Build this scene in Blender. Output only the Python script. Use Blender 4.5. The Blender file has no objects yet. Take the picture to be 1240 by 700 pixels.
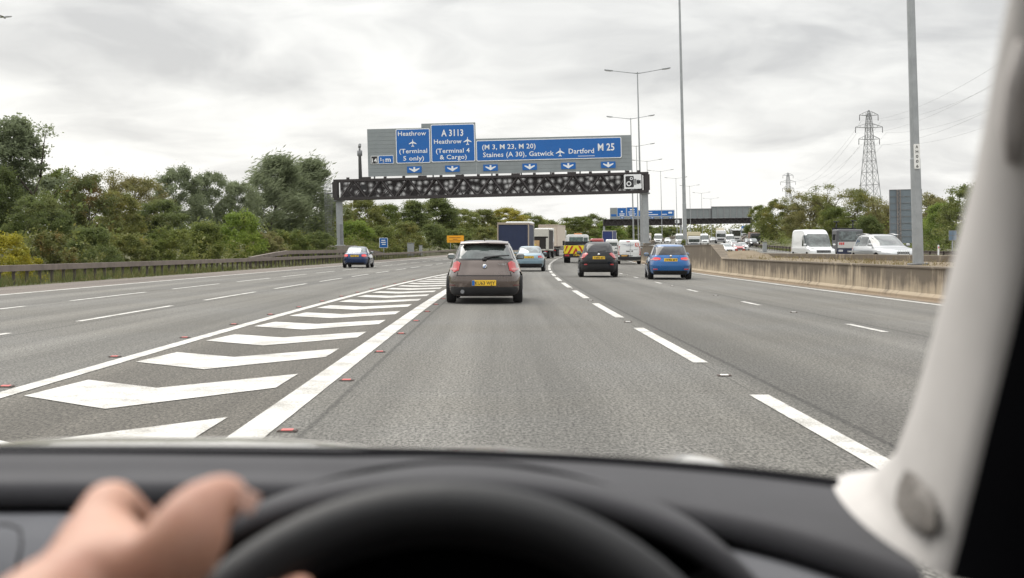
import bpy, bmesh, math, random
from mathutils import Vector, Matrix, Euler
R = math.radians
random.seed(7)
scene = bpy.context.scene
COL = scene.collection
PI = math.pi
EYE = 1.2; F = 1530.0; VX = 604.0; VY = 303.0
LEAN = -0.024                      # the superelevated road plane is the model's z=0; verticals lean with it

# ------------------------------------------------------------------ mapping helpers
def W(px, py, d):                  # photo pixel at depth d metres ahead of the driver
    return Vector(((px-VX)/F*d, d, EYE-(py-VY)/F*d))
def cx(s):                         # the motorway bends to the right
    if s < 20: return 0.0
    if s < 420: return (s-20)**2/3400.0
    return 400**2/3400.0 + (s-420)*400*2/3400.0
def cslope(s):
    if s < 20: return 0.0
    return 2*(min(s,420)-20)/3400.0
def zour(s):
    if s < 60: return 0.0
    if s < 420: return 3e-5*(s-60)**2
    k = 3e-5*360**2; return k + 2e-5*360*(1-math.exp(-(s-420)/40.0))*40
def zopp(s):
    if s < 60: return 0.25
    if s < 420: return 0.25+4e-5*(s-60)**2
    return 0.25+4e-5*360**2 + 2e-5*360*(1-math.exp(-(s-420)/40.0))*40
def zr(t, s):
    if t <= 10.6: return zour(s)
    if t >= 13.3: return zopp(s)
    k = (t-10.6)/2.7
    return zour(s)*(1-k)+zopp(s)*k
def RP(t, s, h=0.0):
    return Vector((t+cx(s), s, zr(t,s)+h))
def head(s): return -math.atan(cslope(s))

# ------------------------------------------------------------------ materials
MATS = {}
def newmat(name):
    m = bpy.data.materials.new(name); m.use_nodes = True
    return m, m.node_tree.nodes, m.node_tree.links, m.node_tree.nodes['Principled BSDF']
def pbr(name, col, rough=0.5, metal=0.0, coat=0.0, var=0.0, vscale=6.0, spec=0.5, bump=0.0, bscale=60.0, obj=True, emit=None, flake=False):
    if name in MATS: return MATS[name]
    m, N, L, b = newmat(name)
    b.inputs['Base Color'].default_value = (*col, 1)
    b.inputs['Roughness'].default_value = rough
    b.inputs['Metallic'].default_value = metal
    b.inputs['Coat Weight'].default_value = coat
    b.inputs['Coat Roughness'].default_value = 0.06
    b.inputs['Specular IOR Level'].default_value = spec
    if emit:
        b.inputs['Emission Color'].default_value = (*emit[0], 1); b.inputs['Emission Strength'].default_value = emit[1]
    if var > 0 or bump > 0:
        tc = N.new('ShaderNodeTexCoord')
    if var > 0:
        n = N.new('ShaderNodeTexNoise'); n.inputs['Scale'].default_value = vscale; n.inputs['Detail'].default_value = 8; n.inputs['Roughness'].default_value = .65
        L.new(tc.outputs['Object'], n.inputs['Vector'])
        r = N.new('ShaderNodeMapRange'); r.inputs[1].default_value = .3; r.inputs[2].default_value = .7
        r.inputs[3].default_value = 1-var; r.inputs[4].default_value = 1+var
        L.new(n.outputs['Fac'], r.inputs[0])
        mx = N.new('ShaderNodeVectorMath'); mx.operation = 'SCALE'; mx.inputs[0].default_value = col
        L.new(r.outputs[0], mx.inputs['Scale']); L.new(mx.outputs[0], b.inputs['Base Color'])
        r2 = N.new('ShaderNodeMapRange'); r2.inputs[3].default_value = max(.02,rough-.08); r2.inputs[4].default_value = min(1,rough+.12)
        L.new(n.outputs['Fac'], r2.inputs[0]); L.new(r2.outputs[0], b.inputs['Roughness'])
    if bump > 0:
        n2 = N.new('ShaderNodeTexNoise'); n2.inputs['Scale'].default_value = bscale; n2.inputs['Detail'].default_value = 4
        L.new(tc.outputs['Object'], n2.inputs['Vector'])
        bp = N.new('ShaderNodeBump'); bp.inputs['Strength'].default_value = bump; bp.inputs['Distance'].default_value = .02
        L.new(n2.outputs['Fac'], bp.inputs['Height']); L.new(bp.outputs[0], b.inputs['Normal'])
    MATS[name] = m
    return m
def paint(name, col, metal=0.35, rough=0.32, var=.05):
    return pbr('paint_'+name, col, rough, metal, coat=.9, var=var, vscale=1.3)

class NT:                                   # tiny node-graph writer
    def __init__(s, tree): s.t = tree; s.N = tree.nodes; s.L = tree.links
    def n(s, kind, **kw):
        nd = s.N.new(kind)
        for k, v in kw.items(): setattr(nd, k, v)
        return nd
    def put(s, sock, v):
        if hasattr(v, 'is_output') or isinstance(v, bpy.types.NodeSocket): s.L.new(v, sock)
        else: sock.default_value = v
    def math(s, op, a, b=0.0, c=0.0, clamp=False):
        nd = s.n('ShaderNodeMath', operation=op); nd.use_clamp = clamp
        s.put(nd.inputs[0], a); s.put(nd.inputs[1], b); s.put(nd.inputs[2], c)
        return nd.outputs[0]
    def mix(s, fac, a, b, mode='MIX'):
        nd = s.n('ShaderNodeMix', data_type='RGBA', blend_type=mode)
        s.put(nd.inputs[0], fac)
        for k, v in ((6,a),(7,b)):
            if isinstance(v, (tuple, list)): v = (*v[:3], 1)
            s.put(nd.inputs[k], v)
        return nd.outputs[2]
    def noise(s, vec, scale, detail=6, rough=.55):
        nd = s.n('ShaderNodeTexNoise'); nd.inputs['Scale'].default_value = scale; nd.inputs['Detail'].default_value = detail; nd.inputs['Roughness'].default_value = rough
        if vec is not None: s.L.new(vec, nd.inputs['Vector'])
        return nd.outputs['Fac']
    def mapr(s, v, a, b, c, d):
        nd = s.n('ShaderNodeMapRange'); s.put(nd.inputs[0], v)
        for i, x in enumerate((a,b,c,d)): nd.inputs[i+1].default_value = x
        return nd.outputs[0]
    def comb(s, x, y, z):
        nd = s.n('ShaderNodeCombineXYZ'); s.put(nd.inputs[0], x); s.put(nd.inputs[1], y); s.put(nd.inputs[2], z)
        return nd.outputs[0]

def road_coords(g):
    pos = g.n('ShaderNodeNewGeometry').outputs['Position']
    sp = g.n('ShaderNodeSeparateXYZ'); g.L.new(pos, sp.inputs[0])
    y = sp.outputs[1]
    d = g.math('MAXIMUM', g.math('SUBTRACT', y, 20.0), 0.0)
    c = g.math('DIVIDE', g.math('MULTIPLY', d, d), 3400.0)
    return g.math('SUBTRACT', sp.outputs[0], c), y, sp.outputs[2], pos

def asphalt_mat():
    m, N, L, b = newmat('asphalt'); g = NT(m.node_tree)
    t, y, z, pos = road_coords(g)
    mp = g.n('ShaderNodeMapping'); mp.inputs['Scale'].default_value = (1,.45,1); L.new(pos, mp.inputs['Vector'])
    grain = g.noise(mp.outputs[0], 46, 3, .75)
    grain2 = g.noise(mp.outputs[0], 14, 4, .65)
    vor = g.n('ShaderNodeTexVoronoi'); vor.inputs['Scale'].default_value = 60; L.new(pos, vor.inputs['Vector'])
    streak = g.noise(g.comb(g.math('MULTIPLY', t, 1.0), g.math('MULTIPLY', y, .02), 0.0), 1.6, 5, .6)
    patch = g.noise(pos, .22, 5, .55)
    # polished wheel tracks: two per 3.7 m lane
    lane = g.math('MULTIPLY', g.math('ADD', t, 1.6), 2*PI*2/3.75)
    track = g.math('COSINE', g.math('ADD', lane, 2.2))
    f = g.math('ADD', .92, g.math('MULTIPLY', track, .085))
    f = g.math('MULTIPLY', f, g.mapr(streak, .3, .7, .74, 1.22))
    f = g.math('MULTIPLY', f, g.mapr(patch, .3, .7, .88, 1.12))
    f = g.math('MULTIPLY', f, g.mapr(grain, .38, .62, .38, 1.62))
    f = g.math('MULTIPLY', f, g.mapr(grain2, .3, .7, .86, 1.14))
    col = g.mix(g.mapr(patch, .35, .65, 0, 1), (.142,.134,.116), (.132,.128,.117))
    # tar seams along the lane joints, a darker unworn band beside the dashes, faint repair patches
    wob = g.math('MULTIPLY', g.math('SUBTRACT', grain2, .5), .05)
    for tj, wd in ((2.42,.025),(-1.28,.022),(5.95,.022),(-6.85,.022),(-9.9,.02)):
        dj = g.math('ABSOLUTE', g.math('ADD', g.math('SUBTRACT', t, tj), wob))
        f = g.math('MULTIPLY', f, g.mapr(dj, wd*.5, wd*1.6, .58, 1))
    bd = g.math('MULTIPLY', g.mapr(t, 2.2, 2.5, 0, 1), g.mapr(t, 2.9, 3.9, 1, 0))
    f = g.math('MULTIPLY', f, g.math('SUBTRACT', 1.0, g.math('MULTIPLY', bd, g.mapr(streak, .35, .65, .10, .34))))
    br = g.n('ShaderNodeTexBrick'); br.inputs['Scale'].default_value = 1.0; br.inputs['Brick Width'].default_value = 17; br.inputs['Row Height'].default_value = 3.75; br.inputs['Mortar Size'].default_value = .012; br.offset = .37
    br.inputs['Color1'].default_value = (.86,.86,.86,1); br.inputs['Color2'].default_value = (1.06,1.06,1.06,1); br.inputs['Mortar'].default_value = (.7,.7,.7,1); br.inputs['Bias'].default_value = .35
    L.new(g.comb(y, g.math('ADD', t, 1.6), 0.0), br.inputs['Vector'])
    f = g.math('MULTIPLY', f, br.outputs['Color'])
    # the hatched nose carries no traffic and holds more grime and a browner surface
    edge = g.math('MULTIPLY', g.mapr(t, -4.2, -3.95, 0, 1), g.mapr(t, -1.75, -1.45, 1, 0))
    edge = g.math('MULTIPLY', edge, g.mapr(y, 40, 90, 1, 0))
    col = g.mix(g.math('MULTIPLY', edge, .75), col, (.098,.088,.072))
    # reddish shoulder on the left, dust by the wall on the right
    sh = g.mapr(g.math('ADD', t, g.math('MULTIPLY', g.math('SUBTRACT', grain2, .5), .6)), -13.7, -13.5, 1, 0)
    col = g.mix(g.math('MULTIPLY', sh, .8), col, (.155,.128,.108))
    du = g.mapr(g.math('ADD', t, g.math('MULTIPLY', g.math('SUBTRACT', grain2, .5), .7)), 9.75, 10.05, 0, 1)
    du = g.math('MULTIPLY', du, g.mapr(t, 10.6, 10.7, 1, 0))
    col = g.mix(g.math('MULTIPLY', du, .85), col, (.30,.225,.15))
    sc = g.n('ShaderNodeVectorMath', operation='SCALE'); L.new(col, sc.inputs[0]); L.new(f, sc.inputs['Scale'])
    # sparse pale chippings
    chip = g.math('MULTIPLY', g.mapr(vor.outputs['Distance'], .10, .20, 1, 0), g.mapr(grain2, .52, .62, 0, 1))
    cc = g.mix(g.math('MULTIPLY', chip, .55), sc.outputs[0], (.36,.34,.31))
    L.new(cc, b.inputs['Base Color'])
    b.inputs['Roughness'].default_value = .82; b.inputs['Specular IOR Level'].default_value = .3
    bp = g.n('ShaderNodeBump'); bp.inputs['Strength'].default_value = .55; bp.inputs['Distance'].default_value = .01
    L.new(grain, bp.inputs['Height']); L.new(bp.outputs[0], b.inputs['Normal'])
    return m
def marking_mat():
    m, N, L, b = newmat('road_paint'); g = NT(m.node_tree)
    pos = g.n('ShaderNodeNewGeometry').outputs['Position']
    a = g.noise(pos, 60, 4, .7); c = g.noise(pos, 2.2, 5, .6)
    k = g.math('ADD', g.math('MULTIPLY', a, .55), g.math('MULTIPLY', c, .45))
    col = g.mix(g.mapr(k, .40, .55, 0, 1), (.26,.245,.215), (.60,.587,.55))
    L.new(col, b.inputs['Base Color']); b.inputs['Roughness'].default_value = .6
    return m
def concrete_mat():
    m, N, L, b = newmat('stained_concrete'); g = NT(m.node_tree)
    t, y, z, pos = road_coords(g)
    st = g.noise(g.comb(t, g.math('MULTIPLY', y, 2.2), g.math('MULTIPLY', z, .35)), 1.3, 7, .68)
    big = g.noise(g.comb(0.0, g.math('MULTIPLY', y, .3), z), 1.2, 4, .6)
    fine = g.noise(pos, 30, 5, .7)
    rel = g.math('SUBTRACT', z, g.math('MULTIPLY', 3e-5, g.math('POWER', g.math('MAXIMUM', g.math('SUBTRACT', y, 60.0), 0.0), 2.0)))
    up = g.mapr(rel, .1, .8, -.16, .15)          # runoff stains hang down from the coping
    k = g.math('ADD', g.math('ADD', st, up), g.math('MULTIPLY', g.math('SUBTRACT', big, .5), .5))
    col = g.mix(g.mapr(k, .34, .58, 0, 1), (.42,.345,.245), (.115,.090,.062))
    col = g.mix(g.mapr(fine, .4, .8, 0, .35), col, (.16,.14,.11))
    foot = g.mapr(g.math('ADD', rel, g.math('MULTIPLY', fine, .2)), .10, .22, .7, 0)
    col = g.mix(foot, col, (.27,.20,.13))
    # vertical casting joints every 6 m
    jy = g.math('ABSOLUTE', g.math('SUBTRACT', g.math('FRACT', g.math('DIVIDE', y, 6.0)), .5))
    col = g.mix(g.mapr(jy, .0, .006, .7, 0), col, (.06,.05,.04))
    L.new(col, b.inputs['Base Color']); b.inputs['Roughness'].default_value = .9
    bp = g.n('ShaderNodeBump'); bp.inputs['Strength'].default_value = .4; bp.inputs['Distance'].default_value = .02
    L.new(fine, bp.inputs['Height']); L.new(bp.outputs[0], b.inputs['Normal'])
    return m
def ground_mat():
    m, N, L, b = newmat('verge'); g = NT(m.node_tree)
    pos = g.n('ShaderNodeNewGeometry').outputs['Position']
    a = g.noise(pos, .5, 8, .65); c = g.noise(pos, 9, 6, .7)
    col = g.mix(g.mapr(a, .35, .65, 0, 1), (.075,.085,.03), (.13,.115,.055))
    col = g.mix(g.mapr(c, .35, .65, 0, .6), col, (.05,.055,.025))
    L.new(col, b.inputs['Base Color']); b.inputs['Roughness'].default_value = .95
    return m
def soil_mat():
    m, N, L, b = newmat('dry_soil'); g = NT(m.node_tree)
    pos = g.n('ShaderNodeNewGeometry').outputs['Position']
    a = g.noise(pos, 1.5, 8, .7); c = g.noise(pos, 25, 5, .7)
    col = g.mix(g.mapr(a, .35, .65, 0, 1), (.20,.155,.10), (.12,.09,.055))
    col = g.mix(g.mapr(c, .4, .7, 0, .5), col, (.25,.20,.13))
    L.new(col, b.inputs['Base Color']); b.inputs['Roughness'].default_value = .95
    return m
def leaf_mat(name, c1, c2, c3, trans=.3):
    m, N, L, b = newmat('leaves_'+name); g = NT(m.node_tree)
    tc = g.n('ShaderNodeTexCoord'); oi = g.n('ShaderNodeObjectInfo')
    ad = g.n('ShaderNodeVectorMath', operation='ADD'); L.new(tc.outputs['Object'], ad.inputs[0])
    cmb = g.comb(g.math('MULTIPLY', oi.outputs['Random'], 37.0), g.math('MULTIPLY', oi.outputs['Random'], 11.0), 0.0); L.new(cmb, ad.inputs[1])
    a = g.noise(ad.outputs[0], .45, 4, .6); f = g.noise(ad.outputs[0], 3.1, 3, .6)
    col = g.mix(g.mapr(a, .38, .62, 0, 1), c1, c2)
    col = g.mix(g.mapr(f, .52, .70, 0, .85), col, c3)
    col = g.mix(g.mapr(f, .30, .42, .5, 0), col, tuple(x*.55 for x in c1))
    b.inputs['Roughness'].default_value = .55; b.inputs['Specular IOR Level'].default_value = .25
    L.new(col, b.inputs['Base Color'])
    tr = N.new('ShaderNodeBsdfTranslucent'); L.new(col, tr.inputs['Color'])
    mx = N.new('ShaderNodeMixShader'); mx.inputs[0].default_value = trans
    L.new(b.outputs[0], mx.inputs[1]); L.new(tr.outputs[0], mx.inputs[2])
    L.new(mx.outputs[0], N['Material Output'].inputs['Surface'])
    return m
def holes_mat():                        # punched screening sheet inside the gantry truss
    m, N, L, b = newmat('punched_sheet'); g = NT(m.node_tree)
    tc = g.n('ShaderNodeTexCoord')
    v = g.n('ShaderNodeTexVoronoi'); v.voronoi_dimensions = '2D'; v.inputs['Scale'].default_value = 1.45; v.inputs['Randomness'].default_value = .7
    sp = g.n('ShaderNodeSeparateXYZ'); L.new(tc.outputs['Object'], sp.inputs[0]); L.new(g.comb(sp.outputs[0], sp.outputs[2], 0.0), v.inputs['Vector'])
    k = g.mapr(v.outputs['Distance'], .08, .58, .62, 0)
    b.inputs['Base Color'].default_value = (.035,.030,.030,1); b.inputs['Roughness'].default_value = .7
    tr = N.new('ShaderNodeBsdfTransparent'); mx = N.new('ShaderNodeMixShader')
    L.new(k, mx.inputs[0]); L.new(b.outputs[0], mx.inputs[1]); L.new(tr.outputs[0], mx.inputs[2])
    L.new(mx.outputs[0], N['Material Output'].inputs['Surface'])
    return m
def windscreen_mat():
    m, N, L, b = newmat('windscreen_glass'); g = NT(m.node_tree)
    N.remove(b)
    fr = N.new('ShaderNodeFresnel'); fr.inputs['IOR'].default_value = 1.45
    gl = N.new('ShaderNodeBsdfGlossy'); gl.inputs['Roughness'].default_value = .0; gl.inputs['Color'].default_value = (.9,.9,.9,1)
    tr = N.new('ShaderNodeBsdfTransparent'); tr.inputs['Color'].default_value = (.985,.99,.985,1)
    mx = N.new('ShaderNodeMixShader'); N.remove(fr); mx.inputs[0].default_value = .022; L.new(tr.outputs[0], mx.inputs[1]); L.new(gl.outputs[0], mx.inputs[2])
    L.new(mx.outputs[0], N['Material Output'].inputs['Surface'])
    return m
def carglass_mat(name, tint, see=.35):
    m, N, L, b = newmat('glass_'+name); g = NT(m.node_tree)
    tc = g.n('ShaderNodeTexCoord')
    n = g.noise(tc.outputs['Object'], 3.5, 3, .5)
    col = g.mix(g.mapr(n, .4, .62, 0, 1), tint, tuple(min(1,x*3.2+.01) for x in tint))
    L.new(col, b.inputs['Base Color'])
    b.inputs['Roughness'].default_value = .05; b.inputs['Specular IOR Level'].default_value = .8; b.inputs['Coat Weight'].default_value = .6
    b.inputs['Coat Roughness'].default_value = .02
    return m
def fabric_speaker_mat():
    m, N, L, b = newmat('speaker_mesh'); g = NT(m.node_tree)
    tc = g.n('ShaderNodeTexCoord')
    v = g.n('ShaderNodeTexVoronoi'); v.inputs['Scale'].default_value = 420; v.inputs['Randomness'].default_value = 0.0
    L.new(tc.outputs['Object'], v.inputs['Vector'])
    col = g.mix(g.mapr(v.outputs['Distance'], .2, .45, 0, 1), (.04,.035,.03), (.20,.18,.16))
    L.new(col, b.inputs['Base Color']); b.inputs['Roughness'].default_value = .6
    return m
def skin_mat():
    m, N, L, b = newmat('skin'); g = NT(m.node_tree)
    tc = g.n('ShaderNodeTexCoord')
    a = g.noise(tc.outputs['Object'], 28, 5, .6)
    col = g.mix(g.mapr(a, .35, .65, 0, 1), (.56,.31,.215), (.44,.205,.135))
    L.new(col, b.inputs['Base Color']); b.inputs['Roughness'].default_value = .5
    b.inputs['Subsurface Weight'].default_value = .15; b.inputs['Subsurface Radius'].default_value = (.01,.004,.002); b.inputs['Subsurface Scale'].default_value = .5
    return m

M_ASPH = asphalt_mat(); M_MARK = marking_mat(); M_CONC = concrete_mat(); M_GROUND = ground_mat(); M_SOIL = soil_mat()
M_HOLES = holes_mat(); M_WIND = windscreen_mat(); M_SKIN = skin_mat()
M_GLASS = carglass_mat('tinted', (.014,.020,.018)); M_GLASSB = carglass_mat('pale', (.035,.045,.045)); M_GLASSD = carglass_mat('privacy', (.003,.003,.004)); M_GLASSD.node_tree.nodes['Principled BSDF'].inputs['Coat Weight'].default_value = .1; M_GLASSD.node_tree.nodes['Principled BSDF'].inputs['Specular IOR Level'].default_value = .5
M_BLACK = pbr('black_plastic', (.012,.012,.013), .55, var=.2)
M_TYRE = pbr('tyre_rubber', (.011,.011,.011), .85, var=.3)
M_ALLOY = pbr('alloy', (.32,.32,.33), .35, .8)
M_UNDER = pbr('underbody', (.01,.01,.01), .9)
M_RED = pbr('tail_lens', (.42,.012,.012), .2, coat=.8)
M_REDLIT = pbr('tail_lens_lit', (.5,.012,.01), .2, coat=.8, emit=((1,.03,.02),.55))
M_CLEAR = pbr('clear_lens', (.62,.62,.62), .15, .3, coat=.8)
M_PINK = pbr('reflection_pink', (.55,.20,.19), .2, coat=.6)
M_AMBER = pbr('amber_lens', (.42,.15,.03), .25, coat=.6)
M_YPLATE = pbr('yellow_plate', (.80,.50,.03), .45)
M_WPLATE = pbr('white_plate', (.75,.75,.72), .45)
M_INK = pbr('ink', (.012,.012,.012), .6)
M_CHROME = pbr('chrome', (.6,.6,.6), .15, 1.0)
M_WHITE = pbr('white_sheet', (.74,.74,.72), .5, var=.06)
M_SIGNBLUE = pbr('sign_blue', (.003,.115,.40), .42, var=.05, vscale=.8)
M_SIGNWHITE = pbr('sign_white', (.80,.81,.81), .45)
M_SIGNGREY = pbr('sign_backing', (.245,.27,.275), .55, .1, var=.10, vscale=.7)
M_SIGNBLACK = pbr('sign_black', (.015,.015,.016), .5)
M_STEELBR = pbr('gantry_steel', (.040,.034,.034), .6, .2, var=.2, vscale=2)
M_GALV = pbr('galvanised', (.33,.345,.35), .5, .45, var=.14, vscale=3)
M_GALVD = pbr('galvanised_dull', (.21,.215,.22), .6, .4, var=.18, vscale=3)
M_RAIL = pbr('weathered_rail', (.20,.165,.14), .7, .25, var=.28, vscale=1.4)
M_RAILP = pbr('rail_post', (.085,.07,.062), .75, .2, var=.25, vscale=4)
M_BARK = pbr('bark', (.075,.06,.045), .9, var=.3, vscale=8)
M_YSIGN = pbr('yellow_sign', (.80,.36,.01), .5, var=.05)
M_LATT = pbr('lattice_steel', (.27,.275,.28), .6, .2)  # lightened in place of distance haze on the pylons
M_WIRE = pbr('wire', (.36,.37,.38), .6)

# ------------------------------------------------------------------ mesh builder
class MB:
    def __init__(s): s.v = []; s.f = []; s.m = []; s.sm = []
    def add(s, vs, fs, m=0, smooth=False, M=None):
        o = len(s.v)
        if M is not None: vs = [M @ Vector(p) for p in vs]
        s.v += [tuple(p) for p in vs]
        for f in fs: s.f.append([i+o for i in f]); s.m.append(m); s.sm.append(smooth)
        return s
    def box(s, c, d, m=0, M=None):
        x,y,z = d[0]/2, d[1]/2, d[2]/2
        vs = [Vector(c)+Vector((a*x,b*y,e*z)) for a in (-1,1) for b in (-1,1) for e in (-1,1)]
        return s.add(vs, [(0,1,3,2),(4,6,7,5),(0,4,5,1),(2,3,7,6),(0,2,6,4),(1,5,7,3)], m, False, M)
    def bbox(s, c, d, bev=.03, m=0, M=None, seg=2):
        bm = bmesh.new(); bmesh.ops.create_cube(bm, size=1)
        bmesh.ops.scale(bm, vec=d, verts=bm.verts); bmesh.ops.translate(bm, vec=c, verts=bm.verts)
        bmesh.ops.bevel(bm, geom=bm.edges[:], offset=min(bev, min(d)*.45), segments=seg, affect='EDGES', profile=.5)
        bm.verts.index_update()
        s.add([v.co.copy() for v in bm.verts], [[v.index for v in f.verts] for f in bm.faces], m, False, M); bm.free()
        return s
    def tube(s, pts, rad, n=8, m=0, M=None, caps=True, smooth=True):
        pts = [Vector(p) for p in pts]
        if not isinstance(rad, (list,tuple)): rad = [rad]*len(pts)
        vs = []; fs = []; up = None
        for i, p in enumerate(pts):
            d = (pts[min(i+1,len(pts)-1)]-pts[max(i-1,0)]).normalized()
            if up is None: a = d.orthogonal().normalized()
            else:
                a = up - d*up.dot(d); a = a.normalized() if a.length > 1e-6 else d.orthogonal().normalized()
            up = a; b = d.cross(a)
            for k in range(n):
                w = 2*PI*(k+.5)/n; vs.append(p+(a*math.cos(w)+b*math.sin(w))*rad[i])
        for i in range(len(pts)-1):
            for k in range(n):
                fs.append((i*n+k, i*n+(k+1)%n, (i+1)*n+(k+1)%n, (i+1)*n+k))
        s.add(vs, fs, m, smooth, M)
        if caps:
            o = len(s.v)-len(vs)
            s.f.append([o+k for k in range(n)][::-1]); s.m.append(m); s.sm.append(False)
            s.f.append([o+(len(pts)-1)*n+k for k in range(n)]); s.m.append(m); s.sm.append(False)
        return s
    def bar(s, a, b, w, m=0, M=None): return s.tube([a,b], w*.7071, 4, m, M, True, False)
    def lathe(s, prof, n=20, m=0, M=None, axis='Z', smooth=True):
        vs = []; fs = []
        for (r,h) in prof:
            for k in range(n):
                w = 2*PI*k/n; p = (r*math.cos(w), r*math.sin(w), h)
                if axis == 'X': p = (h, p[0], p[1])
                if axis == 'Y': p = (p[0], h, p[1])
                vs.append(p)
        for i in range(len(prof)-1):
            for k in range(n): fs.append((i*n+k, i*n+(k+1)%n, (i+1)*n+(k+1)%n, (i+1)*n+k))
        fs.append([k for k in range(n)][::-1]); fs.append([(len(prof)-1)*n+k for k in range(n)])
        return s.add(vs, fs, m, smooth, M)
    def grid(s, rows, m=0, smooth=True, M=None, close=False):
        n = len(rows[0]); vs = [p for r in rows for p in r]; fs = []
        for i in range(len(rows)-1):
            for k in range(n if close else n-1):
                fs.append((i*n+k, i*n+(k+1)%n, (i+1)*n+(k+1)%n, (i+1)*n+k))
        return s.add(vs, fs, m, smooth, M)
    def prism(s, pts, y0, y1, m=0, M=None):        # outline in x,z extruded along y
        n = len(pts)
        vs = [(p[0],y0,p[1]) for p in pts]+[(p[0],y1,p[1]) for p in pts]
        fs = [list(range(n)), list(range(n,2*n))[::-1]]+[(i,i+n,(i+1)%n+n,(i+1)%n) for i in range(n)]
        return s.add(vs, fs, m, False, M)
    def text(s, txt, size, origin, m=0, align='LEFT', bold=.0, sx=1.0, th=.012, M=None):   # lettering standing in the x-z plane facing -y
        cu = bpy.data.curves.new('lettering', 'FONT'); cu.body = txt; cu.size = size; cu.align_x = align; cu.offset = bold*size
        cu.resolution_u = 2; cu.space_character = 1.04
        ob = bpy.data.objects.new('lettering', cu); COL.objects.link(ob)
        dg = bpy.context.evaluated_depsgraph_get(); me = bpy.data.meshes.new_from_object(ob.evaluated_get(dg))
        vs = [(origin[0]+v.co.x*sx, origin[1]-th, origin[2]+v.co.y) for v in me.vertices]
        fs = [list(p.vertices) for p in me.polygons]
        s.add(vs, fs, m, False, M)
        bpy.data.objects.remove(ob); bpy.data.curves.remove(cu); bpy.data.meshes.remove(me)
        return s
    def build(s, name, mats, parent=None, recalc=True):
        me = bpy.data.meshes.new(name); me.from_pydata(s.v, [], s.f)
        if not isinstance(mats, (list,tuple)): mats = [mats]
        for mt in mats: me.materials.append(mt)
        me.polygons.foreach_set('material_index', s.m); me.polygons.foreach_set('use_smooth', s.sm)
        if recalc:
            bm = bmesh.new(); bm.from_mesh(me); bmesh.ops.recalc_face_normals(bm, faces=bm.faces); bm.to_mesh(me); bm.free()
        me.update()
        o = bpy.data.objects.new(name, me); COL.objects.link(o)
        if parent is not None: o.parent = parent
        return o
def tag(o, label=None, cat=None, group=None, kind=None):
    if label: o['label'] = label
    if cat: o['category'] = cat
    if group: o['group'] = group
    if kind: o['kind'] = kind
    return o
def empty(name, loc, label, cat, rz=0, group=None, lean=0, rx=0):
    o = bpy.data.objects.new(name, None); COL.objects.link(o); o.empty_display_size = .3
    o.location = loc; o.rotation_euler = (rx, lean, rz)
    return tag(o, label, cat, group)
def copy_tree(o, parent=None):
    c = o.copy(); COL.objects.link(c)
    if parent is not None: c.parent = parent
    for ch in list(o.children): copy_tree(ch, c)
    return c

# ------------------------------------------------------------------ world, sun, camera
def make_world():
    w = bpy.data.worlds.new('World'); scene.world = w; w.use_nodes = True
    g = NT(w.node_tree); bg = g.N['Background']
    sky = g.n('ShaderNodeTexSky', sky_type='NISHITA'); sky.sun_disc = False
    sky.sun_elevation = R(48); sky.sun_rotation = R(-35); sky.air_density = 1.5; sky.dust_density = 3
    tc = g.n('ShaderNodeTexCoord'); sp = g.n('ShaderNodeSeparateXYZ'); g.L.new(tc.outputs['Generated'], sp.inputs[0])
    zz = g.math('MAXIMUM', sp.outputs[2], 0.0)
    dv = g.math('ADD', zz, .20)
    p = g.comb(g.math('DIVIDE', sp.outputs[0], dv), g.math('MULTIPLY', g.math('DIVIDE', sp.outputs[1], dv), 1.0), 0.0)
    off = g.n('ShaderNodeVectorMath', operation='ADD'); g.L.new(p, off.inputs[0]); off.inputs[1].default_value = (3.3,1.2,.4)
    wv = g.n('ShaderNodeTexNoise'); wv.inputs['Scale'].default_value = 1.3; wv.inputs['Detail'].default_value = 3; g.L.new(off.outputs[0], wv.inputs['Vector'])
    wa = g.n('ShaderNodeVectorMath', operation='MULTIPLY_ADD'); g.L.new(wv.outputs['Color'], wa.inputs[0]); wa.inputs[1].default_value = (.7,.7,0); g.L.new(off.outputs[0], wa.inputs[2])
    n1 = g.noise(wa.outputs[0], .95, 8, .52); n2 = g.noise(wa.outputs[0], 2.6, 7, .55)
    k = g.math('ADD', g.math('MULTIPLY', n1, .60), g.math('MULTIPLY', n2, .40))
    k = g.math('ADD', k, g.mapr(zz, 0.0, .22, .10, -.015))
    cloud = g.mix(g.mapr(k, .42, .60, 0, 1), (.60,.60,.607), (.95,.944,.925))
    cloud2 = g.n('ShaderNodeVectorMath', operation='SCALE'); g.L.new(cloud, cloud2.inputs[0])
    g.L.new(g.mapr(zz, .2, .9, 1.0, 3.0), cloud2.inputs['Scale'])
    sc = g.n('ShaderNodeVectorMath', operation='SCALE'); g.L.new(sky.outputs[0], sc.inputs[0]); sc.inputs['Scale'].default_value = 1.0
    c2 = g.n('ShaderNodeVectorMath', operation='SCALE'); g.L.new(cloud2.outputs[0], c2.inputs[0]); c2.inputs['Scale'].default_value = 10.0
    fin = g.mix(.93, sc.outputs[0], c2.outputs[0])
    g.L.new(fin, bg.inputs['Color']); bg.inputs['Strength'].default_value = .10
make_world()
sl = bpy.data.lights.new('sun', 'SUN'); sl.energy = 1.5; sl.angle = R(45); sl.color = (1.0,.95,.88)
so = bpy.data.objects.new('sun', sl); COL.objects.link(so)
sd = Vector((math.sin(R(-35))*math.cos(R(48)), math.cos(R(-35))*math.cos(R(48)), math.sin(R(48))))
so.rotation_euler = sd.to_track_quat('Z','Y').to_euler()
cam = bpy.data.cameras.new('camera'); co = bpy.data.objects.new('camera', cam); COL.objects.link(co)
co.location = (0,0,EYE); cam.sensor_width = 36; cam.lens = F/1240*36
co.rotation_euler = (R(90)-math.atan(47/F), 0, -math.atan(16/F))
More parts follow.
